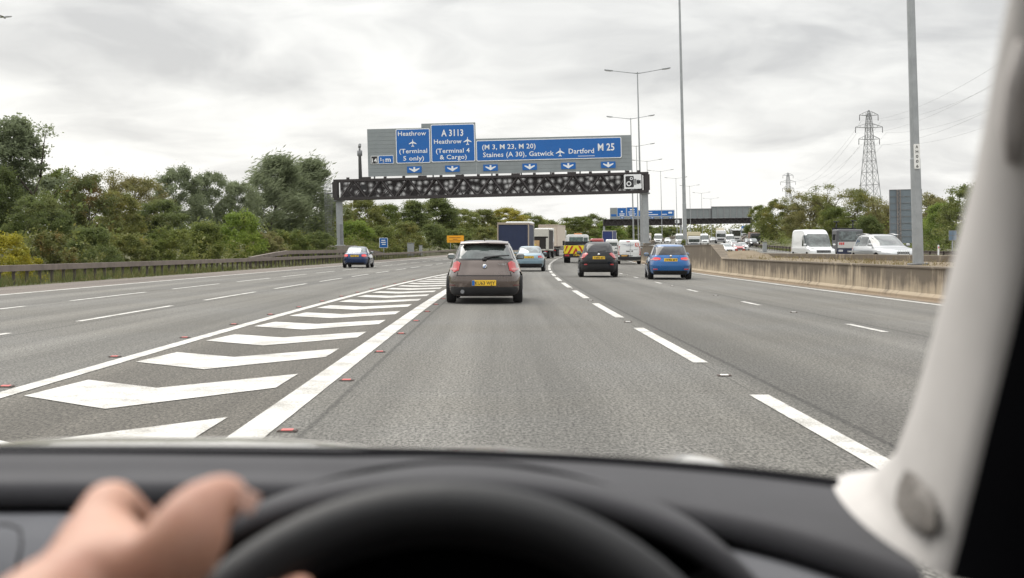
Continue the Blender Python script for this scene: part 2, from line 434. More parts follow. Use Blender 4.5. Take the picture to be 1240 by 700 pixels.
cam.clip_start = .05; cam.clip_end = 8000
cam.dof.use_dof = True; cam.dof.focus_distance = 45; cam.dof.aperture_fstop = 6.5
scene.camera = co
scene.view_settings.view_transform = 'Standard'; scene.view_settings.look = 'None'; scene.view_settings.exposure = 0.22; scene.view_settings.gamma = 1
scene.cycles.max_bounces = 6; scene.cycles.transparent_max_bounces = 24

# ------------------------------------------------------------------ ground, roads, markings
def frange(a, b, st):
    o = []; x = a
    while x < b-1e-6: o.append(x); x += st
    o.append(b); return o
SG = frange(-25, 60, 5)+frange(66, 460, 6)+frange(480, 900, 20)+[1000,1200,1600,2200,3200,4500,6500]
def build_ground():
    ts = [-4000,-1800,-800,-400,-200,-110,-70,-50,-38,-30,-25,-21,-18.5,-17,-16.25,-16.1,-10,0,8,10.3,13.9,20,28,36.1,36.25,37.5,40,46,55,70,100,180,350,700,1500,3500]
    rows = []
    for s in SG:
        r = []
        for t in ts:
            if -16.2 < t < 36.2: z = min(zour(s), zopp(s)-.05)-.30
            elif t <= -16.2:
                k = min(1, max(0, (-t-18)/14.0)); z = zour(s)-.012+1.3*k*k*(3-2*k)*(1 if t > -300 else .6)
            else:
                k = min(1, max(0, (t-38)/12.0)); z = zopp(s)-.012+.9*k*k*(3-2*k)
            wob = (.12*math.sin(t*.9+s*.13)*math.sin(s*.21+t*.3)) if (t < -18 or t > 38) else 0
            r.append((t+cx(s), s, z+wob))
        rows.append(r)
    m = MB().grid(rows); tag(m.build('ground', M_GROUND), kind='structure')
build_ground()
def strip(mb, t0, t1, s0, s1, h=0.0, m=0, step=3.0):
    ss = frange(s0, s1, step)
    g0 = t0 if callable(t0) else (lambda s: t0)
    g1 = t1 if callable(t1) else (lambda s: t1)
    mb.grid([[RP(g0(s), s, h), RP(g1(s), s, h)] for s in ss], m, False)
def road(name, ts, zf):
    rows = [[(t+cx(s), s, zf(s)) for t in ts] for s in SG if s <= 1300]
    tag(MB().grid(rows).build(name, M_ASPH), kind='structure')
road('motorway_carriageway', [-16.2,-13,-10,-7,-4,-1,2,6,10.45], zour)
road('opposite_carriageway', [13.2,17,21,25,29,33,36.2], zopp)

def tl(s): return -4.12+.00028*max(0,s-6)**2 if s < 100 else -4.12+.00028*94**2     # left edge of the hatched nose
TR = -1.62
MH = .006
def tlr(s): return min(tl(s), TR-.2)
mk = MB()
strip(mk, lambda s: tlr(s)-.09, lambda s: tlr(s)+.09, 3, 96, MH)
strip(mk, TR-.12, TR+.12, 2, 97, MH)
strip(mk, -13.45, -13.28, 10, 420, MH)
strip(mk, 9.52, 9.70, 5, 420, MH)
for k in range(-1, 44):                                     # long warning dashes right of our lane
    a = 4.4+9*k; strip(mk, 2.07, 2.23, a, a+6, MH, step=3) if a > 0 else None
for k in range(1, 44):
    a = 9.4+9*(k-1); strip(mk, 5.60, 5.71, a, a+2, MH, step=2)
for k in range(0, 42):
    a = 12.3+9*k; strip(mk, -7.13, -7.01, a, a+6, MH, step=3)
    a = 12.0+9*k; strip(mk, -10.22, -10.10, a, a+6.2, MH, step=3.1)
for k in range(0, 36):
    a = 97+9*k; strip(mk, -1.7, -1.58, a, a+2, MH, step=2)
for t in (18.2, 22.0, 25.8, 29.6):
    for k in range(0, 40): strip(mk, t-.06, t+.06, 44+9*k, 46+9*k, MH, step=2)
strip(mk, 14.3, 14.46, 30, 420, MH); strip(mk, 33.3, 33.5, 30, 420, MH)
s = 6.35
while s < 84:                                               # chevrons, points towards the driver
    L0 = tl(s+1.2)+.27; R0 = TR-.32; w = R0-L0
    if w > .35:
        ta = L0+.46*w
        la, ra = .92*w/2.02, 1.55*w/2.02
        th = 1.45 if s < 60 else 1.45
        near = [(L0-.03*w, s+la), (ta, s), (R0, s+ra)]
        far = [(L0+.03*w, s+la+1.28), (ta, s+th), (R0, s+ra+1.22)]
        for i in (0,1):
            q = [near[i], near[i+1], far[i+1], far[i]]
            mk.add([RP(a, b, MH) for a,b in q], [(0,1,2,3)])
    s += 3.17
tag(mk.build('road_markings', M_MARK), kind='structure')

# cat's eyes
M_STUD = pbr('stud_casting', (.10,.075,.065), .7); M_SRED = pbr('stud_red', (.62,.10,.09), .4, emit=None); M_SWHITE = pbr('stud_white', (.75,.74,.70), .4)
def stud(mat):
    r = empty('road_stud', (0,0,0), 'x', 'road stud')
    b = MB(); b.bbox((0,0,.006), (.20,.13,.012), .004); b.bbox((-.075,0,.014),(.03,.10,.016),.004); b.bbox((.075,0,.014),(.03,.10,.016),.004)
    b.build('casting', M_STUD, r)
    MB().bbox((0,0,.014), (.12,.085,.020), .006).build('lens', mat, r)
    return r
sr = stud(M_SRED); sw = stud(M_SWHITE)
def studs(src, pts, label, group):
    for i, (t, s) in enumerate(pts):
        o = src if i == 0 else copy_tree(src)
        o.location = RP(t, s, .003); o.rotation_euler.z = head(s); o.scale = (.66,.72,.55); o.name = 'road_stud'
        tag(o, label, 'road stud', group)
studs(sr, [(tlr(11.1+3.1*k)-.21, 11.1+3.1*k) for k in range(14)], 'small red reflective stud along the outer edge line of the white chevrons', 'red studs left of the chevron area')
studs(copy_tree(sr), [(TR+.22, 8.35+3.25*k) for k in range(14)], 'small red reflective stud beside the solid white line left of our lane', 'red studs beside the solid line of our lane')
studs(sw, [(2.15, 12.0+9*k) for k in range(8)], 'small white reflective stud in a gap of the long dashed line', 'white studs in the long dashed line')
studs(copy_tree(sw), [(5.66, 15.2+9*k) for k in range(7)], 'small white reflective stud between short dashes of the overtaking lane', 'white studs in the short dashed line')

# ------------------------------------------------------------------ central reserve
def wtop(s):
    if s < 62: return .80
    if s < 66: return .80+.70*(s-62)/4
    return 1.50
def rtop(s): return max(1.03, zopp(s)-zour(s)+.80)
def build_reserve():
    ss = [-20,0,10,20,30,40,50,58]+frange(60,68,1)+frange(72,460,6)
    rows = [];rows2=[];rows3=[]
    for s in ss:
        z0 = zour(s); h = wtop(s); tk = .38+.30*min(1,max(0,(s-62)/4))
        sec = [(10.36,-.15),(10.36,.06),(10.46,.14),(10.47,h-.05),(10.44,h-.05),(10.44,h-.012),(10.455,h),(10.40+tk,h),(10.42+tk,h-.015),(10.42+tk,-.15)]
        rows.append([(t+cx(s), s, z0+z) for t,z in sec])
        r = rtop(s)
        sec2 = [(12.95,-.15),(12.95,r-.02),(12.97,r),(13.25,r),(13.28,r-.02),(13.28,-.15)]
        rows2.append([(t+cx(s), s, z0+z) for t,z in sec2])
        h = min(h, r+.02) if s > 64 else h
        sl = [h-.06, h-.02+.04*math.sin(s*1.7), h+.0+.05*math.sin(s*.9), min(r-.05, h+.05)]
        rows3.append([(t+cx(s), s, z0+z) for t,z in zip((10.42+tk,11.5,12.3,12.95), sl)])
    a = MB().grid(rows, smooth=False); a.build('median_wall', M_CONC)
    tag(bpy.data.objects['median_wall'], 'long stained concrete wall beside the overtaking lane, nearer of the two median walls', 'wall')
    b = MB().grid(rows2, smooth=False); tag(b.build('median_wall.001', M_CONC), 'low concrete wall behind the lamp posts, edging the opposite carriageway', 'wall')
    tag(MB().grid(rows3).build('reserve_soil', M_SOIL), kind='structure')
build_reserve()

def blades(name, mat, pts, hmin, hmax, wid=.03, lean=.35, label=None):
    b = MB()
    for p in pts:
        for _ in range(3):
            h = random.uniform(hmin, hmax); a = random.uniform(0, 2*PI); q = Vector(p)+Vector((random.gauss(0,.08), random.gauss(0,.08), -.03))
            d = Vector((math.cos(a), math.sin(a), 0)); l = Vector((random.gauss(0,lean), random.gauss(0,lean), 1))*h
            b.add([q-d*wid, q+d*wid, q+l*.6+d*wid*.6, q+l], [(0,1,2,3)])
    o = b.build(name, mat, recalc=False)
    return tag(o, label, kind='stuff')
M_GRASS = leaf_mat('grass', (.10,.13,.035), (.16,.16,.06), (.26,.21,.09), .2)
M_DRYGR = leaf_mat('dry_grass', (.30,.24,.12), (.22,.17,.08), (.16,.16,.06), .2)
blades('verge_grass', M_GRASS, [RP(random.uniform(-21.5,-16.35), s, .0 if True else 0)+Vector((0,0,.0)) for s in [random.uniform(34,75) if random.random()<.6 else random.uniform(75,170) for _ in range(5200)]], .12, .45, .02, .3, 'short rough grass on the verge around the barrier posts')
blades('reserve_weeds', M_DRYGR, [RP(random.uniform(11.1,12.9), s, min(wtop(s),rtop(s))-.02) - Vector((0,0,RP(12,s).z-zour(s))) for s in [random.uniform(28,140) for _ in range(1500)]], .04, .22, .015, .5, 'dry weeds growing in the soil of the central reserve')
blades('far_verge_grass', M_GRASS, [RP(random.uniform(36.5,41), s, .0) for s in [random.uniform(80,260) for _ in range(2500)]], .2, .6, .04, .3, 'rough grass on the verge behind the right hand barrier')

# ------------------------------------------------------------------ safety barriers
def loft_rail(mb, tf, sec, ss, zf, m=0):
    rows = []
    for s in ss:
        rows.append([RP(tf(s)+a, s, zf(s)+b) for a,b in sec])
    mb.grid(rows, m, False, close=True)
def barrier(label, t0, s0, s1, top, posts_to, sp=1.2, hb=.21, zf=None):
    r = empty('crash_barrier', RP(t0, s0), label, 'barrier')
    inv = Matrix.Translation(-RP(t0, s0))
    zf = zf or (lambda s: top)
    ss = frange(s0, s1, 4)
    b = MB(); sec = [(-.10,0),(.10,0),(.10,-hb),(.085,-hb),(.085,-hb*.62),(.06,-hb*.5),(.085,-hb*.38),(.085,-.012),(-.10,-.012)]
    loft_rail(b, lambda s: t0, sec, ss, zf)
    b.v = [tuple(inv @ Vector(p)) for p in b.v]; b.build('beam', M_RAIL, r)
    p0 = None; s = s0+.2; n = 0; rest = MB()
    while s < s1:
        n += 1
        h = zf(s)-.02
        if n < 98 and s < posts_to:
            if p0 is None:
                m = MB(); m.bbox((0,0,h/2-.1), (.10,.07,h+.2), .008); m.box((.02,0,h-.13),(.12,.12,.20)); p0 = m.build('post', M_RAILP, r); o = p0
            else: o = p0.copy(); COL.objects.link(o)
            o.parent = r; o.location = RP(t0, s)-RP(t0, s0); o.scale.z = h/(zf(s0+.2)-.02)
        else:
            rest.box(tuple(inv @ RP(t0, s, h/2-.1)), (.10,.07,h+.2))
        s += sp
    if rest.v: tag(rest.build('post_row', M_RAILP, r), kind='stuff')
    return r
barrier('long brown weathered steel barrier along the left verge in front of the bushes', -17.0, 33, 330, .68, 150)
barrier('higher second rail rising behind the left barrier beside the gantry leg', -17.55, 83, 143, 1.1, 143, 2.0, .28,
        lambda s: .72+.42*min(1,max(0,(s-83)/11.0))*min(1,max(0,(143-s)/9.0)))
barrier('pale steel barrier below the trees at the outer edge of the opposite carriageway', 35.3, 70, 420, .78, 420, 4.0, .30)

# ------------------------------------------------------------------ gantry with direction signs
def fit_text(mb, txt, x0, x1, zb, cap, y=0, m=0, bold=.012, th=.02):
    t = MB(); t.text(txt, cap/.73, (0,0,0), 0, 'LEFT', bold, 1.0, 0)
    a = min(p[0] for p in t.v); b = max(p[0] for p in t.v)
    k = (x1-x0)/(b-a)
    mb.add([((p[0]-a)*k+x0, y-th, p[2]+zb) for p in t.v], t.f, m)
PLANE = [(0,1),(.07,.9),(.09,.45),(.95,-.08),(.95,-.28),(.10,.0),(.08,-.55),(.36,-.78),(.36,-.93),(0,-.80)]
PLANE = PLANE+[(-x,z) for x,z in PLANE[-2:0:-1]]
def shape(mb, pts, c, sc, y, m, th=.02):
    n = len(pts); vs = [(c[0]+p[0]*sc, y-th, c[1]+p[1]*sc) for p in pts]
    vs2 = [(p[0], y, p[2]) for p in vs]
    mb.add(vs+vs2, [list(range(n))]+[(i,(i+1)%n,(i+1)%n+n,i+n) for i in range(n)], m)
def rrect(x0, x1, z0, z1, r, n=4):
    o = []
    for (ax, az, a0) in ((x1-r,z1-r,0),(x0+r,z1-r,90),(x0+r,z0+r,180),(x1-r,z0+r,270)):
        for k in range(n+1): w = R(a0+90*k/n); o.append((ax+r*math.cos(w), az+r*math.sin(w)))
    return o
def panel(mb, x0, x1, z0, z1, y, m_edge, m_face, bd=.07, r=.14, th=.05):
    mb.prism(rrect(x0,x1,z0,z1,r), y-th, y, m_edge)
    shape(mb, rrect(x0+bd,x1-bd,z0+bd,z1-bd,max(.02,r-bd*.6)), (0,0), 1, y-th, m_face, .006)
    return y-th-.006
GS = 130.0; GK = GS/F
gan = empty('sign_gantry', RP(-16.66-cx(GS), GS) , 'dark lattice motorway gantry carrying the large blue Heathrow, A3113 and M25 signs', 'gantry', rz=-.02, lean=LEAN)
G0 = gan.location.copy()
gan.location = Vector(((408-VX)*GK, GS, zour(GS))); G0 = gan.location
def gx(px): return (px-408)*GK
def gz(px, py): return EYE+(VY-py)*GK-G0.z+LEAN*gx(px)
Z0, Z1 = 6.15, 8.25; GL = 32.1
b = MB()
for y in (-.75, .75):
    b.box((GL/2, y, Z0+.13), (GL, .22, .26)); b.box((GL/2, y, Z1-.12), (GL, .22, .24))
    b.box((.12, y, (Z0+Z1)/2), (.45,.24,Z1-Z0-.5)); b.box((GL-.15, y, (Z0+Z1)/2), (.5,.24,Z1-Z0-.5))
for x in frange(.3, GL-.3, 2.25):
    b.box((x, 0, Z0+.11), (.12, 1.28, .14)); b.box((x, 0, Z1-.1), (.12, 1.28, .12))
for x in frange(1.5, GL-1, 1.9): b.box((x, -.8, Z1+.09), (.30 if int(x)%3 else .9,.12,.18))
b.box((GL/2, 0, Z0+.03), (GL-.6, 1.26, .05))
b.build('beam_frame', M_STEELBR, gan)
b = MB(); nb = 11; L = (GL-1.2)/nb
for y in (-.77,.77):
    for i in range(nb):
        x = .6+i*L
        b.bar((x+.12,y,Z0+.2), (x+L*.5-.06,y,Z1-.2), .15); b.bar((x+L*.5+.06,y,Z1-.2), (x+L-.12,y,Z0+.2), .15)
        b.bar((x+L*.5,y+.001,Z0+.2), (x+L*.25,y+.001,(Z0+Z1)/2), .07); b.bar((x+L*.5,y-.001,Z0+.2), (x+L*.75,y-.001,(Z0+Z1)/2), .07)
b.build('lattice', M_STEELBR, gan)
b = MB(); b.box((GL/2, .52, (Z0+Z1)/2), (GL-1.0, .02, Z1-Z0-.45)); b.build('punched_screen', M_HOLES, gan)
b = MB(); b.box((3.1,-.83,7.4),(.55,.1,.55)); b.build('junction_box', M_BLACK, gan)
for x, zb in ((.42, 1.5), (GL-.35, 1.0)):
    b = MB(); b.bbox((x,0,(Z0+zb)/2), (.62,.62,Z0-zb), .04); b.bbox((x,0,Z0-.06),(1.0,1.0,.12),.02); b.bbox((x,0,zb+.04),(.95,.95,.08),.02)
    if x < 1: b.bbox((x+.20,-.36,2.6),(.3,.12,2.2),.02,1)
    b.build('leg', [M_GALV, M_GALVD], gan)
b = MB(); b.bbox((.4,0,.6),(3.2,2.2,1.8),.05); b.build('plinth', pbr('plinth_concrete',(.22,.20,.17),.9,var=.25), gan)
b = MB()
for k in range(9):                                         # caged ladder
    a = PI*k/8; b.tube([(-.62+.42*math.cos(a), -.1-.42*math.sin(a), 2.6), (-.62+.42*math.cos(a), -.1-.42*math.sin(a), 7.9)], .012, 4)
for z in frange(2.6, 7.9, .6):
    b.tube([(-.62+.42*math.cos(PI*k/8), -.1-.42*math.sin(PI*k/8), z) for k in range(9)],   .013, 4)
for z in frange(.9, 8.2, .3): b.tube([(-.82,-.02,z),(-.42,-.02,z)], .016, 4)
for x in (-.84,-.40): b.tube([(x,-.02,.6),(x,-.02,7.95)], .022, 5)
b.box((-.5,.3,6.9),(1.0,.9,.05))
b.build('caged_ladder', M_GALVD, gan)
bk = MB()
def board(x0,x1,z0,z1,y):
    n = max(2, round((z1-z0)/.42)); dz = (z1-z0)/n
    for i in range(n): bk.box(((x0+x1)/2, y+.06, z0+dz*(i+.5)), (x1-x0, .10, dz-.012))
    bk.box(((x0+x1)/2, y+.10, (z0+z1)/2), (x1-x0-.04, .06, z1-z0-.04), 1)
YB = -.62
xa, xb = gx(450), gx(766)
board(xa, gx(515), 8.46, 13.3, YB); board(gx(515)+.01, gx(580), 8.46, 13.72, YB); board(gx(580)+.01, xb, 8.46, 12.05, YB)
sb = bk.build('sign_board', [M_SIGNGREY, M_GALVD], gan)
b = MB()
for x in frange(xa+.6, xb-.6, 3.0):
    top = 13.1 if x < gx(578) else 11.8
    b.box((x, YB+.26, (8.0+top)/2), (.14,.22,top-8.0))
b.build('sign_post', M_GALVD, gan)
def sign(px0,px1,z0,z1): 
    m = MB(); y = panel(m, gx(px0), gx(px1), z0, z1, YB-.012, 1, 0, .075, .16); return m, y
SM = [M_SIGNBLUE, M_SIGNWHITE, M_SIGNBLACK]
m, y = sign(484.2, 525.2, 9.72, 13.22)
fit_text(m, 'Heathrow', gx(487), gx(520.7), gz(503,165.7), .46, y, 1)
shape(m, PLANE, (gx(504.4), gz(504.4,174.8)), .40, y, 1)
fit_text(m, '(Terminal', gx(488), gx(521.5), gz(505,186.6), .46, y, 1)
fit_text(m, '5 only)', gx(492.6), gx(517.5), gz(505,195.3), .46, y, 1)
m.build('direction_sign', SM, sb)
m, y = sign(526.4, 579, 9.75, 13.58)
fit_text(m, 'A 3113', gx(539), gx(565.3), gz(552,166.2), .68, y, 1, .02)
fit_text(m, 'Heathrow', gx(530), gx(563), gz(547,175.2), .46, y, 1)
shape(m, PLANE, (gx(570.2), gz(570.2,172.4)), .42, y, 1)
fit_text(m, '(Terminal 4', gx(532), gx(572.5), gz(552,186.2), .46, y, 1)
fit_text(m, '& Cargo)', gx(536.5), gx(568.8), gz(552,193.8), .46, y, 1)
m.build('direction_sign', SM, sb)
m, y = sign(580.3, 754.3, 9.74, 11.86)
fit_text(m, '(M 3, M 23, M 20)', gx(587.5), gx(651.5), gz(620,181.6), .50, y, 1)
fit_text(m, 'Staines (A 30), Gatwick', gx(588.3), gx(673.2), gz(630,190.6), .50, y, 1)
shape(m, PLANE, (gx(680.7), gz(680.7,186.0)), .45, y, 1)
fit_text(m, 'Dartford', gx(691), gx(721.3), gz(706,187.0), .52, y, 1)
fit_text(m, 'M 25', gx(726), gx(745.8), gz(736,183.6), .74, y, 1, .02)
m.box(((gx(702)+gx(722))/2, y-.012, gz(712,190.2)), (gx(722)-gx(702), .012, .05), 1)
m.build('direction_sign', SM, sb)
m = MB(); y = panel(m, gx(453.7), gx(462.2), 9.72, 10.56, YB-.012, 1, 2, .05, .05)
fit_text(m, '14', gx(455.0), gx(461.0), 9.90, .42, y, 1, .02); m.build('junction_plate', SM, sb)
m = MB(); y = panel(m, gx(462.6), gx(480.9), 9.72, 10.58, YB-.012, 1, 0, .05, .08)
fit_text(m, '1', gx(465.3), gx(466.2), 10.10, .26, y, 1); fit_text(m, '2', gx(467.6), gx(469.8), 9.88, .28, y, 1); m.bar((gx(464.9), y-.02, 10.03), (gx(469.5), y-.02, 10.14), .035, 1)
fit_text(m, 'm', gx(471.3), gx(477.6), 9.93, .50, y, 1, .02); m.build('distance_plate', SM, sb)
ARR = [(-.09,.25),(.09,.25),(.09,.02),(.52,.16),(.52,.05),(0,-.27),(-.52,.05),(-.52,.16),(-.09,.02)]
for px in (505.5, 551.2, 597.0, 643.9, 690.2, 738.0):
    m = MB(); X = gx(px); m.prism(rrect(X-.74,X+.74,8.74,9.40,.04), YB-.05, YB-.012, 0)
    shape(m, ARR, (X, 9.07), 1.0, YB-.05, 1, .012); m.build('lane_arrow', SM, sb)
m = MB(); x0, x1 = gx(755.8), gx(777.4); y = panel(m, x0, x1, 6.52, 8.06, -.90, 2, 1, .035, .10)
m.prism(rrect(x0+.18,x0+1.02,6.72,7.86,.10), y-.012, y, 2)
def ring(cxx, cz, ro, ri, yy, mat):
    n = 20; vs = [(cxx+ro*math.cos(2*PI*k/n), yy, cz+ro*math.sin(2*PI*k/n)) for k in range(n)]+[(cxx+ri*math.cos(2*PI*k/n), yy, cz+ri*math.sin(2*PI*k/n)) for k in range(n)]
    m.add(vs, [(k,(k+1)%n,(k+1)%n+n,k+n) for k in range(n)], mat)
ring(x0+.52, 7.08, .25, .15, y-.02, 1); ring(x0+.78, 7.60, .15, .08, y-.02, 1)
m.prism([(x0+1.30,7.10),(x0+1.50,7.0),(x0+1.50,7.5),(x0+1.30,7.40)], y-.012, y, 2); m.prism(rrect(x0+1.48,x0+1.72,7.08,7.42,.03), y-.016, y, 2)
for k in range(3): m.bar((x0+1.08+.08*k, y-.01, 6.98-.02*k), (x0+1.08+.08*k, y-.01, 7.54+.02*k), .03, 2)
m.build('camera_sign', SM, gan)

# CCTV mast standing on the beam
xm, zm = gx(439.3), gz(439.3, 177)
b = MB(); b.tube([(xm,.1,Z1-.1),(xm,.1,zm-1.1),(xm,.1,zm-1.0),(xm,.1,zm-.5)], [.20,.16,.27,.27], 10); mst = b.build('camera_mast', M_GALVD, gan)
b = MB(); b.tube([(xm,.1,zm-.5),(xm,.1,zm-.2)], .10, 8); b.tube([(xm-.05,.4,zm-.12),(xm+.1,-.35,zm+.05)], .15, 8); b.build('camera', M_LATT, mst)

# far gantries
FS = 520.0; FK = FS/F
def far_gantry(px0, px1, beam_top, beam_bot, label, rear):
    g = empty('sign_gantry', Vector(((px0-VX)*FK, FS, zour(FS) if not rear else zopp(FS))), label, 'gantry', lean=LEAN*.5)
    X = lambda px: (px-px0)*FK
    Z = lambda px, py: EYE+(VY-py)*FK-g.location.z+LEAN*.5*X(px)
    w = X(px1); zb, zt = Z(px0,beam_bot), Z(px0,beam_top)
    b = MB(); b.box((w/2,0,zb+.15),(w,1.5,.3)); b.box((w/2,0,zt-.15),(w,1.5,.3)); b.box((.2,0,(zb+zt)/2),(.4,1.5,zt-zb-.6)); b.box((w-.2,0,(zb+zt)/2),(.4,1.5,zt-zb-.6)); b.build('beam_frame', M_STEELBR, g)
    b = MB(); n = 11
    for i in range(n):
        a = .5+(w-1)*i/n; c = (w-1)/n
        b.bar((a,-.7,zb+.2),(a+c/2+.05,-.7,zt-.2),.22); b.bar((a+c/2-.05,-.7,zt-.2),(a+c,-.7,zb+.2),.22)
    b.build('lattice', M_STEELBR, g)
    b = MB(); b.box((w/2,.3,(zb+zt)/2),(w-1,.05,zt-zb-.5)); b.build('screen', M_STEELBR, g)
    for x in (.4, w-.4):
        b = MB(); b.bbox((x,0,zb/2-.2),(.8,.8,zb+.3),.05); b.build('leg', M_GALV, g)
    return g, X, Z, zt
g2, X, Z, zt = far_gantry(730.5, 826, 265.6, 273.6, 'far small gantry with blue signs over our carriageway, beyond the traffic', False)
bk = MB()
bk.box(((X(739)+X(771))/2,-.5,(zt+Z(750,251.6))/2),(X(771)-X(739),.15,Z(750,251.6)-zt-.05)); bk.box(((X(771)+X(817))/2+.02,-.5,(zt+Z(790,254.4))/2),(X(817)-X(771),.15,Z(790,254.4)-zt-.05))
sb2 = bk.build('sign_board', M_SIGNGREY, g2)
def fsign(px0, px1, py0, py1, rows):
    m = MB(); y = panel(m, X(px0), X(px1), Z((px0+px1)/2,py1), Z((px0+px1)/2,py0), -.59, 1, 0, .09, .2)
    for (a, c, py, h) in rows:
        m.box(((X(a)+X(c))/2, y-.01, Z((a+c)/2,py)), (X(c)-X(a), .012, h), 1)
    m.build('direction_sign', SM, sb2)
fsign(747.6, 758.6, 251.8, 262.2, [(752,754.3,256.4,.6),(750,756.5,259.2,.32),(750.5,756,261,.3)])
fsign(759.2, 772, 251, 262, [(763,768.5,254,.5),(761,769,256.8,.32),(761.5,770,259.2,.32),(762.5,768.5,261,.3)])
fsign(773.5, 816.4, 254.8, 262, [(776,790,257.4,.3),(776,797,260,.3),(801,808,259.6,.3),(809.5,814,257.6,.7)])
m = MB(); m.prism(rrect(X(740.2),X(746.6),Z(743,262.2),Z(743,259.6),.06), -.64, -.58, 0); m.build('distance_plate', SM, sb2)
for px in (753.5, 766, 779, 790, 801, 812):
    m = MB(); m.prism(rrect(X(px)-.7,X(px)+.7,Z(px,264.7),Z(px,262.8),.05), -.64, -.58, 0); shape(m, ARR, (X(px), Z(px,263.75)), .9, -.64, 1, .012); m.build('lane_arrow', SM, sb2)
m = MB(); panel(m, X(817.2), X(823), Z(820,270.6), Z(820,266), -.80, 2, 1, .08, .2); m.prism(rrect(X(818.2),X(820.4),Z(820,270),Z(820,266.8),.1), -.88, -.85, 2); m.build('camera_sign', SM, g2)
g3, X, Z, zt = far_gantry(829, 911, 264.6, 271.6, 'far gantry over the opposite carriageway showing the grey ribbed backs of its signs', True)
bk = MB()
def ribs(px0, px1, pyt):
    x0, x1, z1 = X(px0), X(px1), Z((px0+px1)/2, pyt)
    bk.box(((x0+x1)/2, .2, (zt+z1)/2), (x1-x0, .12, z1-zt-.1), 0)
    for x in frange(x0, x1, 2.6): bk.box((x, .0, (zt+z1)/2), (.35,.3,z1-zt), 1)
    for i in range(1, 6): bk.box(((x0+x1)/2, .10, zt+(z1-zt)*i/6), (x1-x0-.1, .08, .10), 1)
    bk.box(((x0+x1)/2, .0, z1), (x1-x0, .3, .3), 1)
ribs(829.5, 861.7, 253); ribs(862, 910.6, 250.2)
bk.build('sign_back', [M_SIGNGREY, M_LATT], g3)

# ------------------------------------------------------------------ lamp columns
def lamp():
    r = empty('street_lamp', (0,0,0), 'x', 'street lamp', lean=LEAN)
    b = MB(); b.tube([(0,0,-.2),(0,0,1.2),(0,0,3.0),(0,0,3.04),(0,0,20)], [.155,.150,.140,.128,.062], 8, smooth=False); b.build('pole', M_GALV, r)
    b = MB(); b.bbox((0,0,.03),(.48,.48,.05),.01); b.build('base_plate', M_GALVD, r)
    for sx in (-1,1):
        b = MB(); b.tube([(0,0,19.85),(sx*.8,0,19.95),(sx*2.9,0,20.25)], [.06,.05,.04], 6); b.build('arm', M_GALV, r)
        b = MB(); b.bbox((0,0,0),(1.0,.36,.15),.06); b.bbox((.05*sx,0,-.09),(.62,.28,.06),.03,1)
        o = b.build('lantern', [M_GALV, M_CLEAR], r); o.location = (sx*3.3,0,20.32); o.rotation_euler.y = -sx*.14
    return r
LP = [35.8, 90, 146, 200, 260, 315, 370, 425, 480, 540, 600]
lab = ['nearest thick grey lamp column on the median, bearing a small white number plate', 'tall grey lamp column rising behind the blue estate car, its top out of frame',
 'double-armed street lamp standing just right of the gantry signs, tallest one fully in view', 'double-armed street lamp showing its lanterns at the top right corner of the gantry sign board', 'double-armed street lamp partly hidden behind the gantry beam, lantern level with the lane arrows']
l0 = lamp()
for i, s in enumerate(LP):
    o = l0 if i == 0 else copy_tree(l0)
    o.name = 'street_lamp'; o.location = RP(11.85, s, 0); o.location.z = zour(s)+(wtop(s)-.02); o.rotation_euler = (0, LEAN*(1.6 if i == 0 else 1.15), head(s)*.6)
    tag(o, lab[i] if i < len(lab) else 'small distant double-armed street lamp in the row along the median beyond the gantry', 'street lamp', 'street lamps along the central reserve')
b = MB(); b.prism(rrect(-.085,.085,2.72,3.42,.03), -.168, -.150, 0)
for k, ch in enumerate('AH006'): fit_text(b, ch, -.036, .036, 3.30-.137*k, .085, -.168, 1, .02, .004)
b.build('number_plate', [M_WPLATE, M_INK], l0)

# ------------------------------------------------------------------ roadside signs and cabinets
def rsign(name, s, px0, px1, py0, py1, t, label, cat, face, rows, back=False, posts=(.5,)):
    k = s/F; xm = ((px0+px1)/2-VX)*k
    g = empty(name, Vector((xm, s, zr(t,s)-.05)), label, cat, lean=LEAN*.5)
    w = (px1-px0)*k/2; z0 = EYE+(VY-py1)*k-g.location.z; z1 = EYE+(VY-py0)*k-g.location.z
    m = MB(); y = panel(m, -w, w, z0, z1, -.02, 1, 0, .05, .08, .04)
    for (a,c,zz,h) in rows: m.box(((a+c)*w, y-.006, z0+(z1-z0)*zz), ((c-a)*2*w, .006, h), 2)
    m.build('sign_face', face, g)
    for p in posts:
        m = MB(); m.tube([(-w+2*w*p, .06, -.3), (-w+2*w*p, .06, z1-.1)], .05, 6); m.build('post', M_GALV, g)
    return g
rsign('information_sign', 147, 459.8, 470.2, 288, 300.2, -19, 'small square blue roadside sign on a post right of the gantry leg', 'sign', [M_SIGNBLUE, M_SIGNWHITE, M_SIGNWHITE],
      [(-.25,.2,.75,.10),(-.3,.28,.55,.10),(-.2,.25,.35,.10)])
rsign('roadworks_sign', 205, 541.5, 562, 285.2, 293.8, -18, 'yellow rectangular roadworks sign on posts beside the left verge', 'sign', [M_YSIGN, M_YSIGN, pbr('sign_brown_ink', (.28,.10,.01), .6)],
      [(-.38,.30,.70,.10),(-.15,.12,.46,.10),(-.36,.34,.24,.10)], posts=(.2,.8))
def cabinet(s, px, w, h, t, label):
    g = empty('roadside_cabinet', Vector(((px-VX)*s/F, s, zr(t,s))), label, 'cabinet')
    b = MB(); b.bbox((0,0,h/2),(w,.6,h),.03); b.build('housing', M_GALV, g)
    b = MB(); b.bbox((0,0,h+.03),(w+.1,.7,.08),.02); b.build('lid', M_GALVD, g)
    b = MB(); b.bbox((0,-.31,h*.5),(w*.86,.03,h*.82),.01); b.build('door', M_GALV, g)
